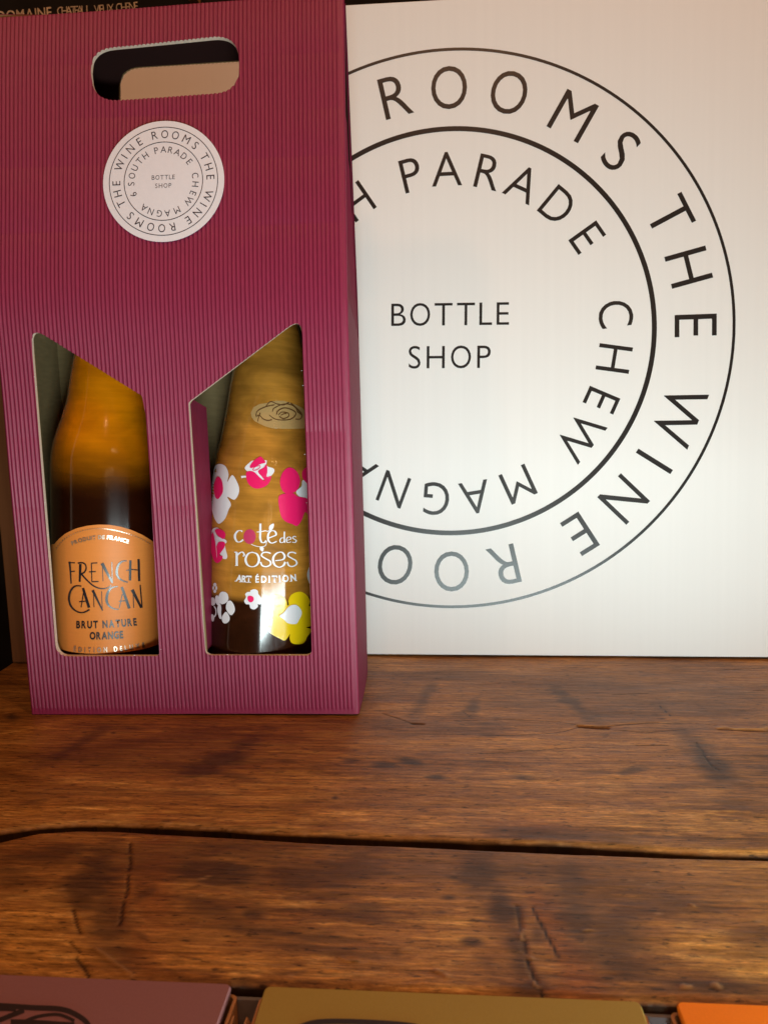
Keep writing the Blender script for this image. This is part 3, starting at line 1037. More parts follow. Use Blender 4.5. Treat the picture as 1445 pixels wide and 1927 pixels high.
for side, xw, sg in (('side_panel', W, 1), ('side_panel', 0.0, -1)):
    V, Fc = [], []
    ns = np.linspace(CR, DEP - CR, 15)
    for n in ns:
        bulge = 0.0016 * math.sin(math.pi * n / DEP)
        for t in (0, 0.06, 0.3, 0.6, 0.85, 1.0):
            z = score(n) * t
            bb_ = bulge * math.sin(math.pi * min(1.0, t * 0.85 + 0.1))
            V.append((xw + sg * (bb_), n, z))
    for i in range(14):
        for j in range(5):
            a = i * 6 + j
            f = (a, a + 6, a + 7, a + 1)
            Fc.append(f if sg > 0 else f[::-1])
    sp = mesh(side, V, Fc, M_MAROON_FLAT, box, True)
    V2 = [(x - sg * 0.0014, n, z) for x, n, z in V]
    mesh('liner', V2, [f[::-1] for f in Fc], M_KRAFT, sp, True)
    # gusset folded in above the scored curve
    V, Fc = [], []
    m = 9
    f1, k1 = front_pt(xw, STOP, 0), back_pt(xw, STOP, 0)
    for i in range(m):
        n = DEP * i / (m - 1)
        t = i / (m - 1)
        tri = 1 - abs(2 * t - 1)
        zb = score(min(max(n, 0), DEP))
        for q in np.linspace(0, 1, 8):
            # straight edges follow the front and back sheets
            nf = fold_n_at_z(zb + (TOPZ - zb) * q)
            z = zb + (TOPZ - zb) * q
            nn = nf + 0.0004 + (DEP - 2 * nf - 0.0008) * t
            infold = 0.034 * q * tri + 0.0030 * tri * min(1, q * 8)
            V.append((xw - sg * (infold + 0.0006), nn, z))
    for i in range(m - 1):
        for j in range(7):
            a = i * 8 + j
            f = (a, a + 8, a + 9, a + 1)
            Fc.append(f if sg > 0 else f[::-1])
    gu = mesh('gusset', V, Fc, M_MAROON_FLAT, box, False)
    mesh('liner', [(x - sg * 0.0009, n, z - 0.0004) for x, n, z in V], [f[::-1] for f in Fc], M_KRAFT, gu, False)
bs = MB()
bs.box(0.0022, W - 0.0022, 0.0022, DEP - 0.0022, 0.0002, 0.0016)
bs.build('base_panel', M_KRAFT, box)
# flaps turned in along the inner side of both windows
for hx, sg in ((H_R.x0, 1), (H_L.x1, -1)):
    fp = MB()
    xa = hx - sg * 0.0006
    s0, s1 = 0.0345, 0.176
    for n, xo in ((0.0004, 0.0), (0.012, 0.0006 * sg), (0.0265, 0.0022 * sg)):
        for z in (s0, s1 - 0.25 * n):
            for th in (0.0, -0.0011 * sg):
                fp.v.append((xa + xo + th, n, z))
    for a in (0, 4):
        fp.f += [(a, a + 4, a + 6, a + 2), (a + 1, a + 3, a + 7, a + 5), (a + 2, a + 6, a + 7, a + 3), (a, a + 1, a + 5, a + 4)]
    fp.f += [(8, 9, 11, 10)]
    fp.build('window_flap', M_MAROON_FLAT, box)
# torn paper nicks where the die cut was held
nick_px = [(65, 709), (68.5, 727), (78, 856), (84, 946), (89.5, 1008), (90, 1006), (101, 1149), (104, 1172), (122, 653), (303, 1222), (253, 1233), (398, 722), (508, 640), (568, 697), (570, 725), (573.5, 855), (577, 946), (582, 1018), (587, 1120), (428, 1232), (545, 1232)]
for px, py in nick_px:
    x, s = on_front(px, py)
    a = random.uniform(0, 6.28)
    r = random.uniform(0.0003, 0.0006)
    c = np.array(front_pt(x, s, 0.0002))
    P = [c + r * np.array([math.cos(a + k * 2.1) * 1.3, -0.3 + 0.3 * k, math.sin(a + k * 2.1) * 0.6]) for k in range(3)] + [c + np.array([0, -r, 0.2 * r])]
    tn = MB()
    tn.add([tuple(p) for p in P], [(0, 1, 2), (0, 1, 3), (1, 2, 3), (2, 0, 3)])
    tn.build('torn_paper', M_STICKER, box)

# round sticker on the front sheet
sc0, sl, sr, su = on_front(309.5, 343), on_front(196, 343), on_front(423, 343), on_front(309.5, 293)
SRAD = (sr[0] - sl[0]) / 2
SROT = math.atan2(su[0] - sc0[0], su[1] - sc0[1])
print('sticker', sc0, SRAD, math.degrees(SROT))
st_out = AMP + 0.00060
to_st = lambda x, y, o=0.0: front_pt(x, y, st_out + o)
mb = MB()
mb.v.append(to_st(*sc0))
for i in range(96):
    a = 2 * math.pi * i / 96
    mb.v.append(to_st(sc0[0] + SRAD * math.cos(a), sc0[1] + SRAD * math.sin(a)))
for i in range(96):
    a = 2 * math.pi * i / 96
    mb.v.append(to_st(sc0[0] + SRAD * math.cos(a), sc0[1] + SRAD * math.sin(a), -0.0003))
for i in range(96):
    j = (i + 1) % 96
    mb.f.append((0, 1 + i, 1 + j))
    mb.f.append((1 + i, 97 + i, 97 + j, 1 + j))
sticker = mb.build('round_sticker', M_STICKER, box)
R1 = SRAD / 1.117
mb = MB()
to_ink = lambda x, y: to_st(x, y, 0.00008)
ring_mesh(mb, sc0[0], sc0[1], R1 * 0.992, R1 * 1.006, 120, to_ink)
ring_mesh(mb, sc0[0], sc0[1], R1 * 0.717, R1 * 0.731, 120, to_ink)
mb.build('printed_rings', M_STICKER_INK, sticker)
seal_letters(M_STICKER_INK, sticker, sc0[0], sc0[1], R1, SROT, to_ink, -0.003)


# ------------------------------------------------------------------ bottles
def revolve(profile, n=72):
    V, Fc = [], []
    m = len(profile)
    for r, z in profile:
        for i in range(n):
            a = 2 * math.pi * i / n
            V.append((r * math.cos(a), r * math.sin(a), z))
    for j in range(m - 1):
        for i in range(n):
            k = (i + 1) % n
            Fc.append((j * n + i, j * n + k, (j + 1) * n + k, (j + 1) * n + i))
    Fc.append(tuple(range(n))[::-1])
    Fc.append(tuple(range((m - 1) * n, m * n)))
    return V, Fc


def smooth_profile(pts, n=150):
    """(z, r) knots -> dense monotone profile"""
    z = np.array([p[0] for p in pts])
    r = np.array([p[1] for p in pts])
    sl = np.diff(r) / np.diff(z)                 # monotone slopes: no ripples along a straight wall
    d = np.zeros(len(z))
    for k in range(1, len(z) - 1):
        if sl[k - 1] * sl[k] > 0:
            d[k] = 2 * sl[k - 1] * sl[k] / (sl[k - 1] + sl[k])
    d[0], d[-1] = sl[0], sl[-1]
    zz = np.linspace(z[0], z[-1], n)
    out = []
    for q in zz:
        i = min(max(np.searchsorted(z, q) - 1, 0), len(z) - 2)
        h = z[i + 1] - z[i]
        t = (q - z[i]) / h
        out.append(((2 * t ** 3 - 3 * t ** 2 + 1) * r[i] + (t ** 3 - 2 * t ** 2 + t) * h * d[i] + (-2 * t ** 3 + 3 * t ** 2) * r[i + 1] + (t ** 3 - t ** 2) * h * d[i + 1], q))
    return out


class Bottle:
    def __init__(self, name, label, lx, ln, lean_x, lean_y, knots, mat, loc_z=0.0024):
        base = BOXM[:3, :3] @ np.array([lx, ln, loc_z]) + BOXM[:3, 3]
        self.root = thing(name, label, 'wine bottle', tuple(base), (lean_x, lean_y, BYAW))
        self.M = np.array(Matrix.Translation(Vector(base)) @ self.root.rotation_euler.to_matrix().to_4x4())
        self.I = np.linalg.inv(self.M)
        self.prof = smooth_profile(knots)
        self.pz = np.array([p[1] for p in self.prof])
        self.pr = np.array([p[0] for p in self.prof])
        V, Fc = revolve([(0.0008, self.pz[0])] + [(r, z) for r, z in self.prof] + [(0.0008, self.pz[-1])])
        self.body = mesh('glass_body', V, Fc, mat, self.root, True)
        self.o = self.I[:3, :3] @ CPOS + self.I[:3, 3]

    def r(self, z):
        return float(np.interp(z, self.pz, self.pr))

    def hit(self, px, py, off=0.00015):
        d = self.I[:3, :3] @ ray(px, py)
        o = self.o
        R = 0.03
        a = d[0] ** 2 + d[1] ** 2
        b = o[0] * d[0] + o[1] * d[1]
        for _ in range(14):
            c = o[0] ** 2 + o[1] ** 2 - R * R
            D = b * b - a * c
            t = (-b - math.sqrt(max(D, 0.0))) / a
            z = o[2] + d[2] * t
            R = 0.5 * R + 0.5 * (self.r(z) + off)
        p = o + d * t
        k = (self.r(p[2]) + off) / math.hypot(p[0], p[1])
        return (p[0] * k, p[1] * k, p[2])


def subdivide(V, T, lim):
    V = [tuple(v) for v in V]
    T = list(T)
    for _ in range(5):
        out, mid, any_ = [], {}, False

        def m_(a, b):
            k = (min(a, b), max(a, b))
            if k not in mid:
                mid[k] = len(V)
                V.append(((V[a][0] + V[b][0]) / 2, (V[a][1] + V[b][1]) / 2))
            return mid[k]
        L = lambda a, b: math.hypot(V[a][0] - V[b][0], V[a][1] - V[b][1])
        long_ = lambda a, b: L(a, b) > lim
        for a, b, c in T:
            e = [long_(a, b), long_(b, c), long_(c, a)]
            if not any(e):
                out.append((a, b, c))
                continue
            any_ = True
            ab = m_(a, b) if e[0] else None
            bc = m_(b, c) if e[1] else None
            ca = m_(c, a) if e[2] else None
            if all(e):
                out += [(a, ab, ca), (ab, b, bc), (ca, bc, c), (ab, bc, ca)]
            elif e[0] and e[1]:
                out += [(ab, b, bc), (a, ab, bc), (a, bc, c)]
            elif e[1] and e[2]:
                out += [(bc, c, ca), (b, bc, ca), (b, ca, a)]
            elif e[2] and e[0]:
                out += [(ca, a, ab), (c, ca, ab), (c, ab, b)]
            elif e[0]:
                out += [(a, ab, c), (ab, b, c)]
            elif e[1]:
                out += [(b, bc, a), (bc, c, a)]
            else:
                out += [(c, ca, b), (ca, a, b)]
        T = out
        if not any_:
            break
    return V, T


def catmull(pts, n=6, closed=False):
    P = [np.array(p, float) for p in pts]
    out = []
    m = len(P)
    rngs = range(m) if closed else range(m - 1)
    for i in rngs:
        if closed:
            p0, p1, p2, p3 = P[i - 1], P[i], P[(i + 1) % m], P[(i + 2) % m]
        else:
            p0, p1, p2, p3 = P[max(i - 1, 0)], P[i], P[i + 1], P[min(i + 2, m - 1)]
        for k in range(n):
            t = k / n
            out.append(0.5 * (2 * p1 + (p2 - p0) * t + (2 * p0 - 5 * p1 + 4 * p2 - p3) * t * t + (3 * p1 - p0 - 3 * p2 + p3) * t ** 3))
    if not closed:
        out.append(P[-1])
    return out


class Decal:
    """Flat print traced in photo pixels, laid onto a surface."""

    def __init__(self, hit, conv=None, lim=7.0):
        self.hit, self.conv, self.lim = hit, conv or (lambda x, y: (x, y)), lim
        self.v, self.f, self.lay = [], [], 0

    def _add(self, V, T):
        V = [self.conv(*p) for p in V]
        V, T = subdivide(V, T, self.lim)
        k = len(self.v)
        off = 0.00015 + 0.000012 * self.lay
        self.lay = (self.lay + 1) % 24
        self.v += [self.hit(x, y, off) for x, y in V]
        self.f += [tuple(i + k for i in t) for t in T]

    def poly(self, pts, smooth=0):
        if smooth:
            pts = [tuple(p) for p in catmull(pts, smooth, True)]
        T = tessellate_polygon([[Vector((p[0], p[1], 0)) for p in pts]])
        self._add(pts, T)

    def dot(self, x, y, r, ry=None, n=12):
        ry = ry or r
        self.poly([(x + r * math.cos(2 * math.pi * k / n), y + ry * math.sin(2 * math.pi * k / n)) for k in range(n)])

    def stroke(self, pts, w, smooth=0, taper=(1, 1), pen=None):
        """ribbon of width w; pen = (thick, thin): the width follows the direction like a broad nib"""
        P = [np.array(p, float) for p in pts]
        if smooth:
            P = catmull(pts, smooth)
        n = len(P)
        Lf, Rt = [], []
        for i in range(n):
            d = P[min(i + 1, n - 1)] - P[max(i - 1, 0)]
            d = d / (np.linalg.norm(d) + 1e-9)
            t = i / (n - 1)
            ww = w * (taper[0] + (taper[1] - taper[0]) * t)
            if pen:
                ww = pen[1] + (pen[0] - pen[1]) * abs(d[1]) ** 1.5
            nrm = np.array([-d[1], d[0]]) * ww / 2
            Lf.append(P[i] + nrm)
            Rt.append(P[i] - nrm)
        V = [tuple(p) for p in Lf + Rt]
        T = []
        for i in range(n - 1):
            T += [(i, i + 1, n + i + 1), (i, n + i + 1, n + i)]
        self._add(V, T)

    def text(self, s, path, cap, bold=0.0, narrow=1.0):
        P = [np.array(p, float) for p in catmull(path, 10)]
        seg = [np.linalg.norm(b - a) for a, b in zip(P[:-1], P[1:])]
        cum = np.concatenate([[0], np.cumsum(seg)])
        tot = cum[-1]
        ws = [0.30 * cap if c == ' ' else letter(c, bold)[2] * cap * narrow for c in s]
        gap = (tot - sum(ws)) / (len(s) - 1)
        x = 0.0
        for c, w in zip(s, ws):
            m = x + w / 2
            if c != ' ':
                i = min(max(int(np.searchsorted(cum, m)) - 1, 0), len(P) - 2)
                d = (P[i + 1] - P[i]) / (seg[i] + 1e-9)
                b = P[i] + d * (m - cum[i])
                v, f, _ = letter(c, bold)
                V = [(b[0] + p[0] * cap * narrow * d[0] + p[1] * cap * d[1], b[1] + p[0] * cap * narrow * d[1] - p[1] * cap * d[0]) for p in v]
                self._add(V, f)
            x += w + gap

    def build(self, name, mat, parent):
        o = mesh(name, self.v, self.f, mat, parent, True) if self.v else None
        self.v, self.f = [], []
        return o


# --- sparkling wine, left window
kA = [(0.0, 0.0294), (0.0015, 0.0318), (0.004, 0.0328), (0.03, 0.0330), (0.08, 0.0330), (0.115, 0.0330), (0.132, 0.0330), (0.140, 0.0326), (0.148, 0.0311), (0.1558, 0.0287), (0.1640, 0.0259), (0.1722, 0.0237), (0.1835, 0.0219), (0.1962, 0.0198), (0.212, 0.0168), (0.230, 0.0148), (0.262, 0.0134), (0.268, 0.0142), (0.272, 0.0137)]
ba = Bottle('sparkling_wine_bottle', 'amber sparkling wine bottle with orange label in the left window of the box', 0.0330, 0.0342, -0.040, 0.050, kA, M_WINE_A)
cx3 = lambda x, y: (x / 4.817 + 40, y / 4.817 + 960)
# label sheet wraps the front of the bottle
lab_arc = [(245, 318), (300, 308), (340, 262), (400, 212), (500, 165), (600, 141), (700, 131), (800, 133), (900, 150), (1000, 180), (1100, 225), (1170, 268), (1205, 292)]
pts = [ba.hit(*cx3(*p)) for p in lab_arc]
th = np.array([math.atan2(p[0], -p[1]) for p in pts])
zt = np.array([p[2] for p in pts])
zb_ = ba.hit(*cx3(620, 1302))[2]
V, Fc = [], []
cols = np.linspace(-1.75, 1.85, 110)
for a in cols:
    top = float(np.interp(a, th, zt))
    for t in np.linspace(0, 1, 14):
        z = zb_ + (top - zb_) * t
        r = ba.r(z) + 0.00012
        V.append((r * math.sin(a), -r * math.cos(a), z))
for i in range(109):
    for j in range(13):
        a = i * 14 + j
        Fc.append((a, a + 14, a + 15, a + 1))
label = mesh('label', V, Fc, M_LABEL, ba.root, True)
d = Decal(ba.hit, cx3, 6)
off_hit = lambda px, py, off: ba.hit(px, py, off + 0.00018)
d.hit = off_hit
S = d.stroke
S([(438, 468), (446, 560), (452, 668)], 17, 0, (1.1, .7)); S([(428, 478), (487, 478)], 9); S([(440, 558), (486, 555)], 9)
S([(536, 490), (530, 652)], 22, 0, (1.1, .8)); S([(512, 482), (555, 478), (582, 496), (588, 532), (570, 566), (540, 577)], 13, 5)
S([(545, 580), (600, 640), (660, 690), (730, 713), (790, 702), (816, 680)], 13, 6, (1.2, .5))
S([(636, 482), (641, 650)], 9); S([(634, 482), (690, 479)], 9); S([(614, 561), (676, 558)], 9); S([(640, 650), (701, 648)], 9)
S([(736, 500), (742, 645)], 6); S([(732, 482), (826, 658)], 27, 0, (1.1, .6)); S([(822, 472), (826, 664)], 7)
S([(957, 460), (915, 466), (880, 500), (866, 560), (880, 610), (920, 640), (966, 655)], 0, 6, pen=(22, 9))
S([(990, 456), (986, 638)], 22); S([(952, 548), (1000, 540), (1066, 545)], 8, 4); S([(1064, 446), (1070, 645)], 21)
S([(546, 690), (490, 690), (450, 730), (432, 800), (450, 870), (500, 918), (560, 930), (620, 903)], 0, 6, pen=(19, 10))
S([(567, 735), (543, 882)], 9); S([(560, 708), (615, 885)], 25, 0, (.9, 1)); S([(524, 832), (604, 826)], 8)
S([(655, 730), (660, 882)], 7); S([(648, 728), (738, 912)], 22, 0, (1.1, .5)); S([(729, 738), (735, 908)], 6)
S([(876, 693), (820, 705), (785, 750), (774, 820), (796, 868), (840, 895), (884, 900)], 0, 6, pen=(24, 9))
S([(918, 760), (890, 884)], 8); S([(912, 698), (980, 892)], 26, 0, (.9, 1)); S([(884, 828), (950, 822)], 8)
S([(1014, 730), (1020, 888)], 8); S([(1006, 722), (1088, 886)], 27, 0, (1.1, .7)); S([(1078, 678), (1096, 885)], 12)
d.text('BRUT NATURE', [(499, 1070), (640, 1070), (770, 1066), (900, 1058), (1050, 1044)], 62, 0.035, 0.72)
d.text('ORANGE', [(621, 1172), (770, 1170), (926, 1161)], 62, 0.035, 0.72)
d.build('dark_lettering', M_FOIL_DARK, label)
d = Decal(off_hit, cx3, 6)
d.text('PRODUIT DE FRANCE', [(462, 318), (540, 290), (640, 268), (760, 262), (870, 276), (972, 302)], 33, 0.03, 1.0)
d.build('foil_lettering', M_FOIL, label)
d.text('ÉDITION DELUXE', [(472, 1282), (600, 1290), (760, 1287), (930, 1274), (1122, 1243)], 42, 0.03, 0.75)
d.build('foil_lettering', M_FOIL, label)
dots = catmull([(320, 345), (352, 303), (400, 256), (480, 212), (560, 186), (640, 171), (720, 168), (800, 175), (900, 195), (1000, 225), (1100, 266), (1178, 312)], 4)
acc, last = 0, None
fine = catmull([tuple(p) for p in dots], 8)
for p in fine:
    if last is None or np.linalg.norm(p - last) > 21:
        d.dot(p[0], p[1], 5.5, 5.5, 6)
        last = p
d.build('foil_dots', M_FOIL, label)['kind'] = 'stuff'
mbk = MB()
V, Fc = revolve([(0.002, 0.272), (0.0156, 0.2721), (0.0158, 0.278), (0.0150, 0.287), (0.002, 0.290)], 32)
mbk.add(V, Fc)
mbk.build('bottle_cap', M_CORK, ba.root, True)

# --- rose wine, right window
kB = [(0.0, 0.0292), (0.0015, 0.0312), (0.004, 0.0321), (0.0244, 0.0325), (0.0467, 0.0325), (0.0716, 0.0325), (0.0938, 0.0325), (0.108, 0.0323), (0.1185, 0.0320), (0.1274, 0.0313), (0.1351, 0.0303), (0.1464, 0.0280), (0.1647, 0.0250), (0.1856, 0.0222), (0.203, 0.0180), (0.218, 0.0142), (0.228, 0.0120), (0.233, 0.0126), (0.236, 0.0122)]
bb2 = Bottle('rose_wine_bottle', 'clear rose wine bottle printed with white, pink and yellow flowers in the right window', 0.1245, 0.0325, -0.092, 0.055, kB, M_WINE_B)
z4 = lambda x, y: (x / 4.0139 + 340, y / 4.0139 + 580)
z5 = lambda x, y: (x / 3.8026 + 340, y / 3.8026 + 940)
z6 = lambda x, y: (x / 6.568 + 380, y / 6.568 + 1080)
z7 = lambda x, y: (x / 5.78 + 350, y / 5.78 + 600)
z8 = lambda x, y: (x / 6.568 + 380, y / 6.568 + 970)
H2 = bb2.hit
white, pink, yel = Decal(H2), Decal(lambda x, y, o: H2(x, y, o + 0.0003)), Decal(H2)
over = Decal(lambda x, y, o: H2(x, y, o + 0.0006))
# white flower, upper left
white.conv = z4
white.poly([(262, 1190), (300, 1176), (340, 1196), (362, 1255), (352, 1312), (384, 1262), (408, 1278), (440, 1350), (436, 1405), (404, 1447), (352, 1424), (380, 1480), (362, 1522), (335, 1590), (290, 1628), (262, 1600), (246, 1560), (232, 1500), (228, 1420), (236, 1330), (246, 1250)], 4)
pink.conv = z4
pink.poly([(285, 1272), (310, 1300), (320, 1380), (285, 1440), (258, 1420), (250, 1345), (264, 1290)], 4)
white.build('white_flower', M_PWHITE, bb2.root)
pink.build('flower_centre', M_PPINK, bb2.root)
# rose bud
white.poly([(485, 1203), (515, 1170), (548, 1150), (600, 1160), (648, 1148), (650, 1190), (700, 1210), (706, 1235), (680, 1268), (640, 1290), (560, 1300), (500, 1230)], 4)
white.stroke([(457, 1276), (490, 1272), (540, 1286)], 14, 4, (1.3, .5))
pink.poly([(600, 1120), (625, 1140), (640, 1165), (600, 1178), (540, 1206), (522, 1196), (548, 1155)], 4)
pink.poly([(496, 1240), (530, 1230), (560, 1242), (600, 1280), (636, 1306), (620, 1280), (584, 1232), (625, 1205), (648, 1178), (655, 1230), (650, 1272), (684, 1268), (672, 1312), (640, 1345), (580, 1363), (530, 1346), (500, 1302)], 4)
pink.stroke([(598, 1188), (560, 1200), (545, 1222), (575, 1220), (600, 1200), (598, 1188)], 5, 4)
white.build('white_bud', M_PWHITE, bb2.root)
pink.build('pink_bud', M_PPINK, bb2.root)
# pink flower, right
pink.conv = z4
pink.poly([(765, 1250), (800, 1210), (840, 1205), (880, 1238), (902, 1290), (896, 1340), (868, 1385), (800, 1400), (764, 1370), (750, 1312)], 4)
pink.poly([(738, 1432), (780, 1402), (850, 1397), (880, 1420), (960, 1440), (1010, 1500), (970, 1560), (940, 1540), (915, 1600), (880, 1645), (845, 1632), (790, 1610), (755, 1560)], 4)
pink.poly([(918, 1240), (948, 1202), (1000, 1210), (1020, 1280), (990, 1340), (928, 1296)], 4)
white.poly([(872, 1387), (912, 1345), (922, 1300), (980, 1300), (1010, 1400), (960, 1450), (905, 1430)], 4)
white.build('flower_centre', M_PWHITE, bb2.root)
pink.build('pink_flower', M_PPINK, bb2.root)
# rose bud, left middle
pink.conv, white.conv = z8, z8
white.poly([(135, 165), (190, 150), (215, 175), (170, 200), (200, 260), (290, 300), (306, 330), (285, 360), (296, 430), (314, 500), (300, 538), (255, 530), (235, 490), (150, 380), (120, 230)], 4)
pink.poly([(160, 190), (208, 166), (280, 205), (290, 260), (266, 292), (205, 258)], 4)
pink.poly([(118, 250), (140, 220), (165, 330), (182, 380), (205, 330), (278, 332), (280, 390), (215, 490), (255, 500), (245, 550), (195, 588), (150, 560), (112, 440)], 4)
over.conv = z8
over.stroke([(170, 330), (178, 430), (184, 520)], 7, 4, (.8, .4))
over.stroke([(165, 262), (175, 310), (215, 322), (205, 285), (180, 265)], 4, 4)
white.build('white_bud', M_PWHITE, bb2.root)
pink.build('pink_bud', M_PPINK, bb2.root)
over.build('bud_highlight', M_PWHITE, bb2.root)
# lettering c . te des roses
pen = dict(w=0, smooth=6)
white.conv = z8
wS = white.stroke
wS([(500, 200), (480, 188), (445, 192), (412, 235), (412, 285), (438, 325), (475, 325), (510, 300)], pen=(28, 9), **pen)
wS([(722, 100), (722, 200), (720, 280), (738, 330), (770, 335), (795, 310)], pen=(26, 10), **pen)
wS([(678, 205), (730, 200), (785, 188)], 12, 4, (.8, 1))
wS([(815, 285), (870, 262), (915, 240), (905, 200), (868, 188), (832, 210), (815, 260), (825, 315), (865, 342), (925, 320)], pen=(24, 10), **pen)
white.poly([(828, 168), (838, 125), (885, 100), (886, 140), (866, 178), (842, 180)], 4)
wS([(785, 188), (815, 196), (845, 178)], 10, 4)
wS([(608, 356), (665, 378), (730, 388), (785, 372), (800, 320)], 8, 6)
wS([(735, 388), (742, 410)], 6)
white.poly([(715, 395), (740, 388), (764, 405), (752, 445), (722, 428)], 4)
wS([(1020, 200), (1018, 290), (1026, 338)], pen=(17, 8), **pen)
wS([(1014, 280), (985, 278), (965, 305), (972, 334), (1000, 334), (1018, 312)], pen=(15, 7), **pen)
wS([(1048, 308), (1098, 292), (1088, 268), (1062, 270), (1044, 300), (1058, 334), (1102, 326)], pen=(15, 7), **pen)
wS([(1164, 266), (1140, 258), (1122, 276), (1145, 296), (1166, 312), (1150, 334), (1116, 330)], pen=(15, 8), **pen)
wS([(430, 455), (430, 620)], 28); wS([(400, 455), (430, 452)], 12); wS([(410, 620), (448, 620)], 8)
wS([(432, 500), (470, 462), (505, 455), (524, 490), (505, 505)], pen=(22, 13), **pen)
wS([(621, 455), (570, 475), (540, 540), (562, 610), (621, 635), (680, 610), (706, 545), (680, 478), (621, 455)], pen=(28, 11), **pen)
wS([(850, 470), (800, 455), (750, 465), (738, 500), (790, 535), (840, 565), (848, 605), (800, 632), (745, 620), (725, 575)], pen=(20, 14), **pen)
wS([(905, 560), (1000, 545), (1022, 500), (985, 455), (920, 470), (880, 530), (895, 605), (950, 640), (1005, 620), (1030, 575)], pen=(26, 11), **pen)
wS([(1165, 470), (1120, 455), (1075, 465), (1064, 500), (1110, 530), (1160, 560), (1170, 600), (1125, 630), (1075, 620), (1055, 575)], pen=(20, 14), **pen)
white.build('script_lettering', M_PWHITE, bb2.root)
white.text('ART', [(418, 810), (510, 822), (608, 826)], 76, 0.035, 0.86)
white.text('ÉDITION', [(660, 828), (780, 828), (920, 824), (1050, 818), (1168, 806)], 78, 0.035, 0.86)
for x, y in ((418, 812), (470, 822), (512, 822), (560, 827), (590, 826), (678, 829), (830, 829), (900, 826), (960, 824), (1095, 814), (1160, 806)):
    wS([(x - 12, y), (x + 16, y)], 8)
wS([(545, 748), (550, 775)], 8); wS([(612, 748), (608, 775)], 8); wS([(838, 752), (835, 775)], 8); wS([(930, 748), (928, 772)], 8)
white.build('capital_lettering', M_PWHITE, bb2.root)
ball = Decal(H2, z8)
ball.dot(590, 262, 76, 92, 28)
ball.build('pink_ball', M_PDUSTY, bb2.root)
# small flowers low down
white.conv = z6


def petals(dec, cx, cy, r, pr, n, a0, ry=1.0):
    for k in range(n):
        a = math.radians(a0 + 360 * k / n)
        x, y = cx + r * math.cos(a), cy + r * math.sin(a) * ry
        P = []
        for q in range(14):
            b = 2 * math.pi * q / 14
            u, v = pr * 1.12 * math.cos(b), pr * 0.98 * math.sin(b)
            P.append((x + u * math.cos(a) - v * math.sin(a), y + (u * math.sin(a) + v * math.cos(a)) * ry))
        dec.poly(P)


white.poly([(600, 205), (650, 190), (690, 210), (698, 250), (735, 300), (742, 350), (720, 380), (690, 375), (692, 405), (650, 440), (600, 425), (585, 380), (545, 375), (522, 335), (545, 290), (535, 250), (565, 225), (598, 222)], 4)
pink.conv = z6
pink.poly([(562, 290), (590, 272), (632, 285), (640, 325), (610, 352), (575, 340)], 4)
white.build('white_flower', M_PWHITE, bb2.root)
pink.build('flower_centre', M_PPINK, bb2.root)
white.poly([(205, 285), (225, 235), (262, 220), (310, 240), (328, 290), (320, 335), (285, 365), (240, 375), (215, 340)], 4)
white.poly([(325, 335), (365, 340), (400, 400), (405, 460), (370, 510), (335, 495), (300, 440), (300, 385)], 4)
white.poly([(300, 470), (340, 530), (338, 580), (300, 612), (262, 605), (245, 555), (262, 505)], 4)
white.poly([(238, 490), (245, 545), (225, 558), (205, 520), (190, 450), (195, 400), (225, 370), (240, 420)], 4)
white.poly([(165, 290), (190, 265), (210, 300), (225, 355), (200, 390), (168, 350)], 4)
white.build('white_flower', M_PWHITE, bb2.root)
white.dot(160, 135, 20, 24); white.dot(178, 175, 12, 26); white.dot(160, 215, 18, 22); white.dot(140, 175, 12, 24)
white.poly([(110, 300), (150, 300), (165, 360), (140, 395), (108, 370)], 4)
white.stroke([(150, 400), (172, 440), (172, 500), (150, 535)], 14, 4)
white.poly([(120, 500), (150, 520), (150, 570), (130, 590), (112, 550)], 4)
white.build('white_flower', M_PWHITE, bb2.root)
white.conv = z5
white.poly([(905, 545), (915, 492), (935, 475), (975, 490), (990, 560), (960, 605), (925, 606)], 4)
# yellow flower
yel.conv = z6
yel.poly([(812, 400), (830, 320), (880, 268), (940, 256), (1010, 290), (1045, 335), (1056, 390), (1075, 380), (1070, 330), (1100, 265), (1165, 228), (1235, 225), (1300, 270), (1335, 340), (1325, 400), (1420, 400), (1440, 480), (1430, 600), (1380, 640), (1290, 662), (1345, 680), (1350, 715), (1300, 780), (1285, 820), (1250, 860), (1180, 872), (1110, 855), (1085, 800), (1088, 745), (1060, 790), (1020, 825), (960, 800), (900, 770), (840, 730), (800, 670), (790, 620), (820, 575), (850, 545), (830, 500)], 4)
over2 = Decal(lambda x, y, o: H2(x, y, o + 0.0006), z6)
over2.poly([(1010, 480), (1080, 400), (1160, 385), (1215, 430), (1235, 490), (1200, 570), (1160, 620), (1060, 610), (1010, 560), (960, 520)], 4)
over2.build('flower_centre', M_PWHITE, bb2.root)
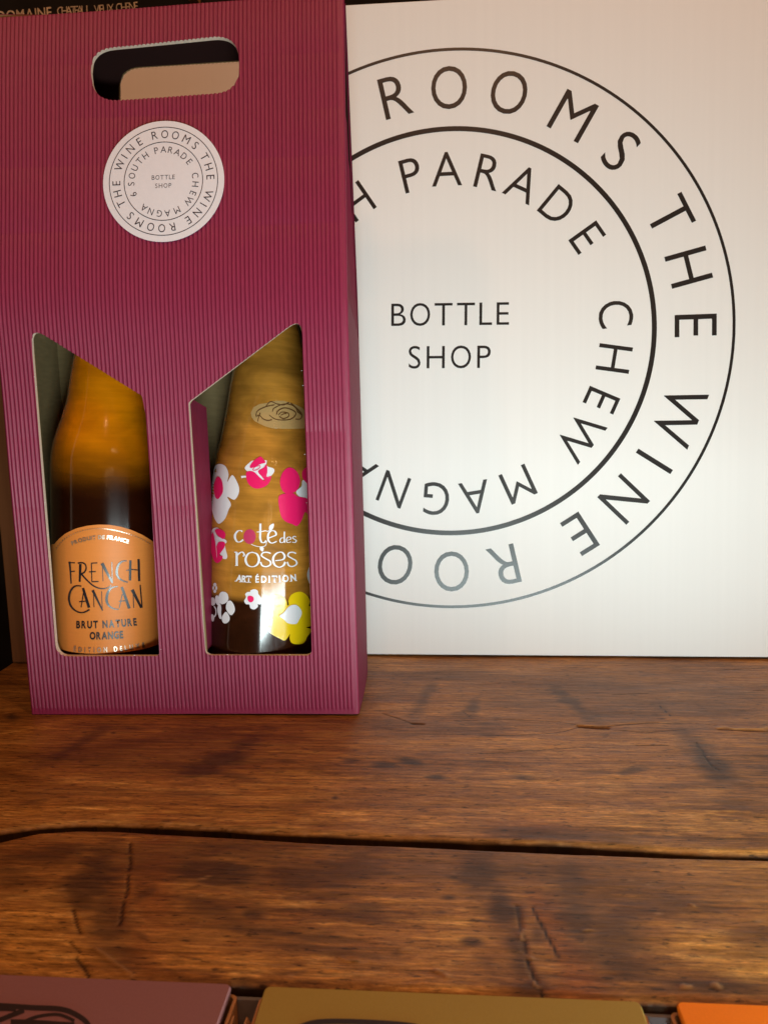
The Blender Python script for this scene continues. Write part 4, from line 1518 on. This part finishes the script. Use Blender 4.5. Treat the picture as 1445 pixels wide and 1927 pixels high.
# pale gold rose near the top
gold = Decal(H2, z7)
gold.poly([(705, 1020), (735, 960), (800, 925), (880, 915), (920, 895), (990, 890), (1060, 890), (1125, 908), (1200, 935), (1260, 965), (1310, 1010), (1300, 1100), (1290, 1190), (1180, 1195), (1080, 1195), (940, 1190), (860, 1168), (790, 1135), (745, 1110), (715, 1070)])
gink = Decal(lambda x, y, o: H2(x, y, o + 0.0003), z7)
for P in ([(760, 1060), (780, 1000), (870, 955), (965, 935)], [(780, 1115), (800, 1050), (835, 1085), (890, 1105), (935, 1095)], [(870, 950), (920, 900), (990, 925), (1060, 935), (1120, 908)],
          [(940, 1010), (960, 970), (1050, 930), (1130, 930), (1190, 965), (1215, 1010), (1255, 1040)], [(905, 1045), (960, 1085), (1030, 1100), (1120, 1095), (1170, 1070), (1195, 1020), (1130, 980), (1060, 970), (1000, 1000), (985, 1040)],
          [(1005, 1045), (1040, 1015), (1110, 1025), (1115, 1060), (1060, 1085), (1015, 1060)], [(1030, 1050), (1070, 1030), (1095, 1030)], [(1190, 1090), (1240, 1090), (1262, 1050), (1230, 1000), (1140, 915)], [(765, 1060), (800, 1045), (805, 1020)]):
    gink.stroke(P, 11, 6, (.7, 1.1))
gink.build('rose_outline', M_PGOLDINK, gold.build('gold_rose', M_PGOLD, bb2.root))
white.build('white_flower', M_PWHITE, bb2.root)
yel.build('yellow_flower', M_PYELLOW, bb2.root)
mbk = MB()
V, Fc = revolve([(0.002, 0.236), (0.0120, 0.2361), (0.0120, 0.240), (0.0114, 0.244), (0.002, 0.245)], 32)
mbk.add(V, Fc)
mbk.build('bottle_cap', M_CORK, bb2.root, True)

# ------------------------------------------------------------------ cartons at the near edge
TOPC = 0.0012


def cz(px, py):
    p = on_z(px, py, TOPC)
    return p[0], p[1]


def carton(name, label, xl, xr, yb, mat, ink=None):
    yf = yb - 0.085
    t = thing(name, label, 'carton', ((xl + xr) / 2, (yb + yf) / 2, -0.0385), (0, 0, 0), 'flat cartons along the near edge')
    hw, hd = (xr - xl) / 2, (yb - yf) / 2

    def rr(a, b, r, n=6):
        P = []
        for cx_, cy_, a0 in ((a - r, b - r, 0), (-a + r, b - r, 90), (-a + r, -b + r, 180), (a - r, -b + r, 270)):
            for k in range(n + 1):
                q = math.radians(a0 + 90 * k / n)
                P.append((cx_ + r * math.cos(q), cy_ + r * math.sin(q)))
        return P
    # kraft tray: outer and inner walls
    o_, i_ = rr(hw, hd, 0.0020), rr(hw - 0.0010, hd - 0.0009, 0.0014)
    n = len(o_)
    H = TOPC + 0.0385
    hz = lambda y: H - 0.0035 if y > hd - 0.003 else H - 0.0002
    V = [(x, y, 0) for x, y in o_] + [(x, y, hz(y)) for x, y in o_] + [(x, y, hz(y)) for x, y in i_] + [(x, y, 0.002) for x, y in i_]
    Fc = [tuple(range(n))[::-1], tuple(range(3 * n, 4 * n))]
    for k in range(n):
        j = (k + 1) % n
        for l in (0, 1, 2):
            Fc.append((l * n + k, l * n + j, (l + 1) * n + j, (l + 1) * n + k))
    mesh('kraft_tray', V, Fc, M_KRAFT_TRAY, t, False)
    c0, c1, c2 = rr(hw - 0.0020, hd, 0.0018), rr(hw - 0.0016, hd, 0.0018), rr(hw - 0.0020, hd - 0.0004, 0.0016)
    V = [(x, y, H - 0.0030) for x, y in c0] + [(x, y, H - 0.0006) for x, y in c1] + [(x, y, H + 0.0002) for x, y in c2]
    Fc = [tuple(range(2 * n, 3 * n))]
    for k in range(n):
        j = (k + 1) % n
        for l in (0, 1):
            Fc.append((l * n + k, l * n + j, (l + 1) * n + j, (l + 1) * n + k))
    cd = mesh('card_lid', V, Fc, mat, t, False)
    for sg in (-1, 1):                          # loose kraft flaps beside the tray
        fb = MB()
        xa = sg * (hw + 0.0002)
        fb.add([(xa, hd - 0.006, H - 0.010), (xa, -hd, H - 0.010), (xa + sg * 0.0012, -hd, H - 0.0012), (xa + sg * 0.0010, hd - 0.010, H - 0.0016),
                (xa + sg * 0.0004, hd - 0.006, H - 0.010), (xa + sg * 0.0004, -hd, H - 0.010), (xa + sg * 0.0016, -hd, H - 0.0012), (xa + sg * 0.0014, hd - 0.010, H - 0.0016)],
               [(0, 1, 2, 3), (7, 6, 5, 4), (3, 2, 6, 7), (0, 3, 7, 4)])
        fb.build('kraft_flap', M_KRAFT_TRAY, t)
    if ink:
        dd = Decal(lambda x, y, o: tuple(np.array(on_z(x, y, TOPC + 0.0002 + o)) - np.array([(xl + xr) / 2, (yb + yf) / 2, -0.0385])), None, 60)
        ink(dd)
        dd.build('printed_loops', M_CARD_INK, cd)
    return t


def loops_a(dd):
    dd.stroke([(-120, 1890), (-40, 1889), (0, 1893), (60, 1897), (115, 1900), (146, 1912), (166, 1930), (170, 1960)], 10, 6)
    dd.stroke([(-120, 1925), (-60, 1921), (-10, 1922), (20, 1912), (45, 1902)], 9, 6)
    dd.stroke([(-60, 1908), (0, 1900), (30, 1901)], 7, 6)
    dd.stroke([(40, 1926), (70, 1914), (110, 1910), (140, 1922)], 6, 6)
    dd.stroke([(20, 1924), (60, 1925), (140, 1930)], 10, 6)


def loops_b(dd):
    dd.stroke([(560, 1935), (600, 1924), (680, 1924), (780, 1932), (820, 1950)], 10, 6)


xm = cz(447, 1854)[0]
carton('flat_carton', 'dusty maroon flat carton with dark printed loops, leftmost at the near edge', xm - 0.098, xm, cz(447, 1853)[1], M_CARD_MAROON, loops_a)
carton('flat_carton', 'plain olive flat carton between the maroon and orange cartons at the near edge', cz(489, 1855)[0], cz(1218, 1893)[0], cz(700, 1865)[1], M_CARD_OLIVE, loops_b)
xo = cz(1260, 1886)[0]
carton('flat_carton', 'bright orange flat carton at the near right corner', xo, xo + 0.098, cz(1350, 1889)[1], M_CARD_ORANGE)
tr = MB()
tr.box(-0.175, 0.178, 0.113, 0.2034, -0.0410, -0.0390)
tr.box(-0.175, 0.178, 0.2034 - 0.0012, 0.2034, -0.0390, -0.0035)
tro = tr.build('display_tray', M_TRAY, None)
tag(tro, 'grey acrylic tray holding the three flat cartons', 'tray')

# ------------------------------------------------------------------ chalkboard wall behind
CHY = 0.72
chb = thing('chalkboard', 'black chalkboard with handwritten wine names behind the gift box', 'chalkboard', (0, CHY, 0.1))
cb = MB()
cb.box(-1.3, 1.3, 0.0, 0.012, -0.4, 1.0)
cb.build('board', M_CHALKBOARD, chb)
cn = np.array([0, -1.0, 0])


def ch_hit(px, py, off):
    p = on_plane(px, py, np.array([0, CHY - 0.0005 - off, 0]), cn)
    return (p[0], p[1] - CHY, p[2] - 0.1)


cd_ = Decal(ch_hit, None, 60)
cd_.text('LE DOMAINE', [(-36, 42), (40, 36), (98, 31)], 19, 0.012, 0.8)
cd_.build('chalk_writing', M_CHALK, chb)
cd_ = Decal(ch_hit, None, 60)
cd_.text('CHATEAU', [(108, 28), (165, 25)], 16, 0.0, 0.8)
cd_.text('VIEUX CHENE', [(178, 25), (260, 18)], 16, 0.0, 0.7)
cd_.build('faint_chalk_writing', M_CHALK, chb)
p0 = on_plane(366, 2, np.array([0, CHY - 0.006, 0]), cn)
bt = MB()
bt.box(p0[0] - 0.004, p0[0] + 0.004, CHY - 0.012, CHY - 0.0006, p0[2] - 0.001, p0[2] + 0.2)
bo = bt.build('wooden_batten', M_KRAFT_TRAY, None, bevel=0.0008)
tag(bo, 'thin pale wooden batten on the chalkboard above the box handle', 'batten')
wl = MB()
wl.box(-2.0, 2.0, CHY + 0.02, CHY + 0.05, -0.9, 2.2)
wo = wl.build('back_wall', M_CHALKBOARD, None)
wo['kind'] = 'structure'
flr = MB()
flr.box(-2.0, 2.0, -2.0, CHY + 0.02, -0.93, -0.9)
fo = flr.build('floor', M_POST, None)
fo['kind'] = 'structure'
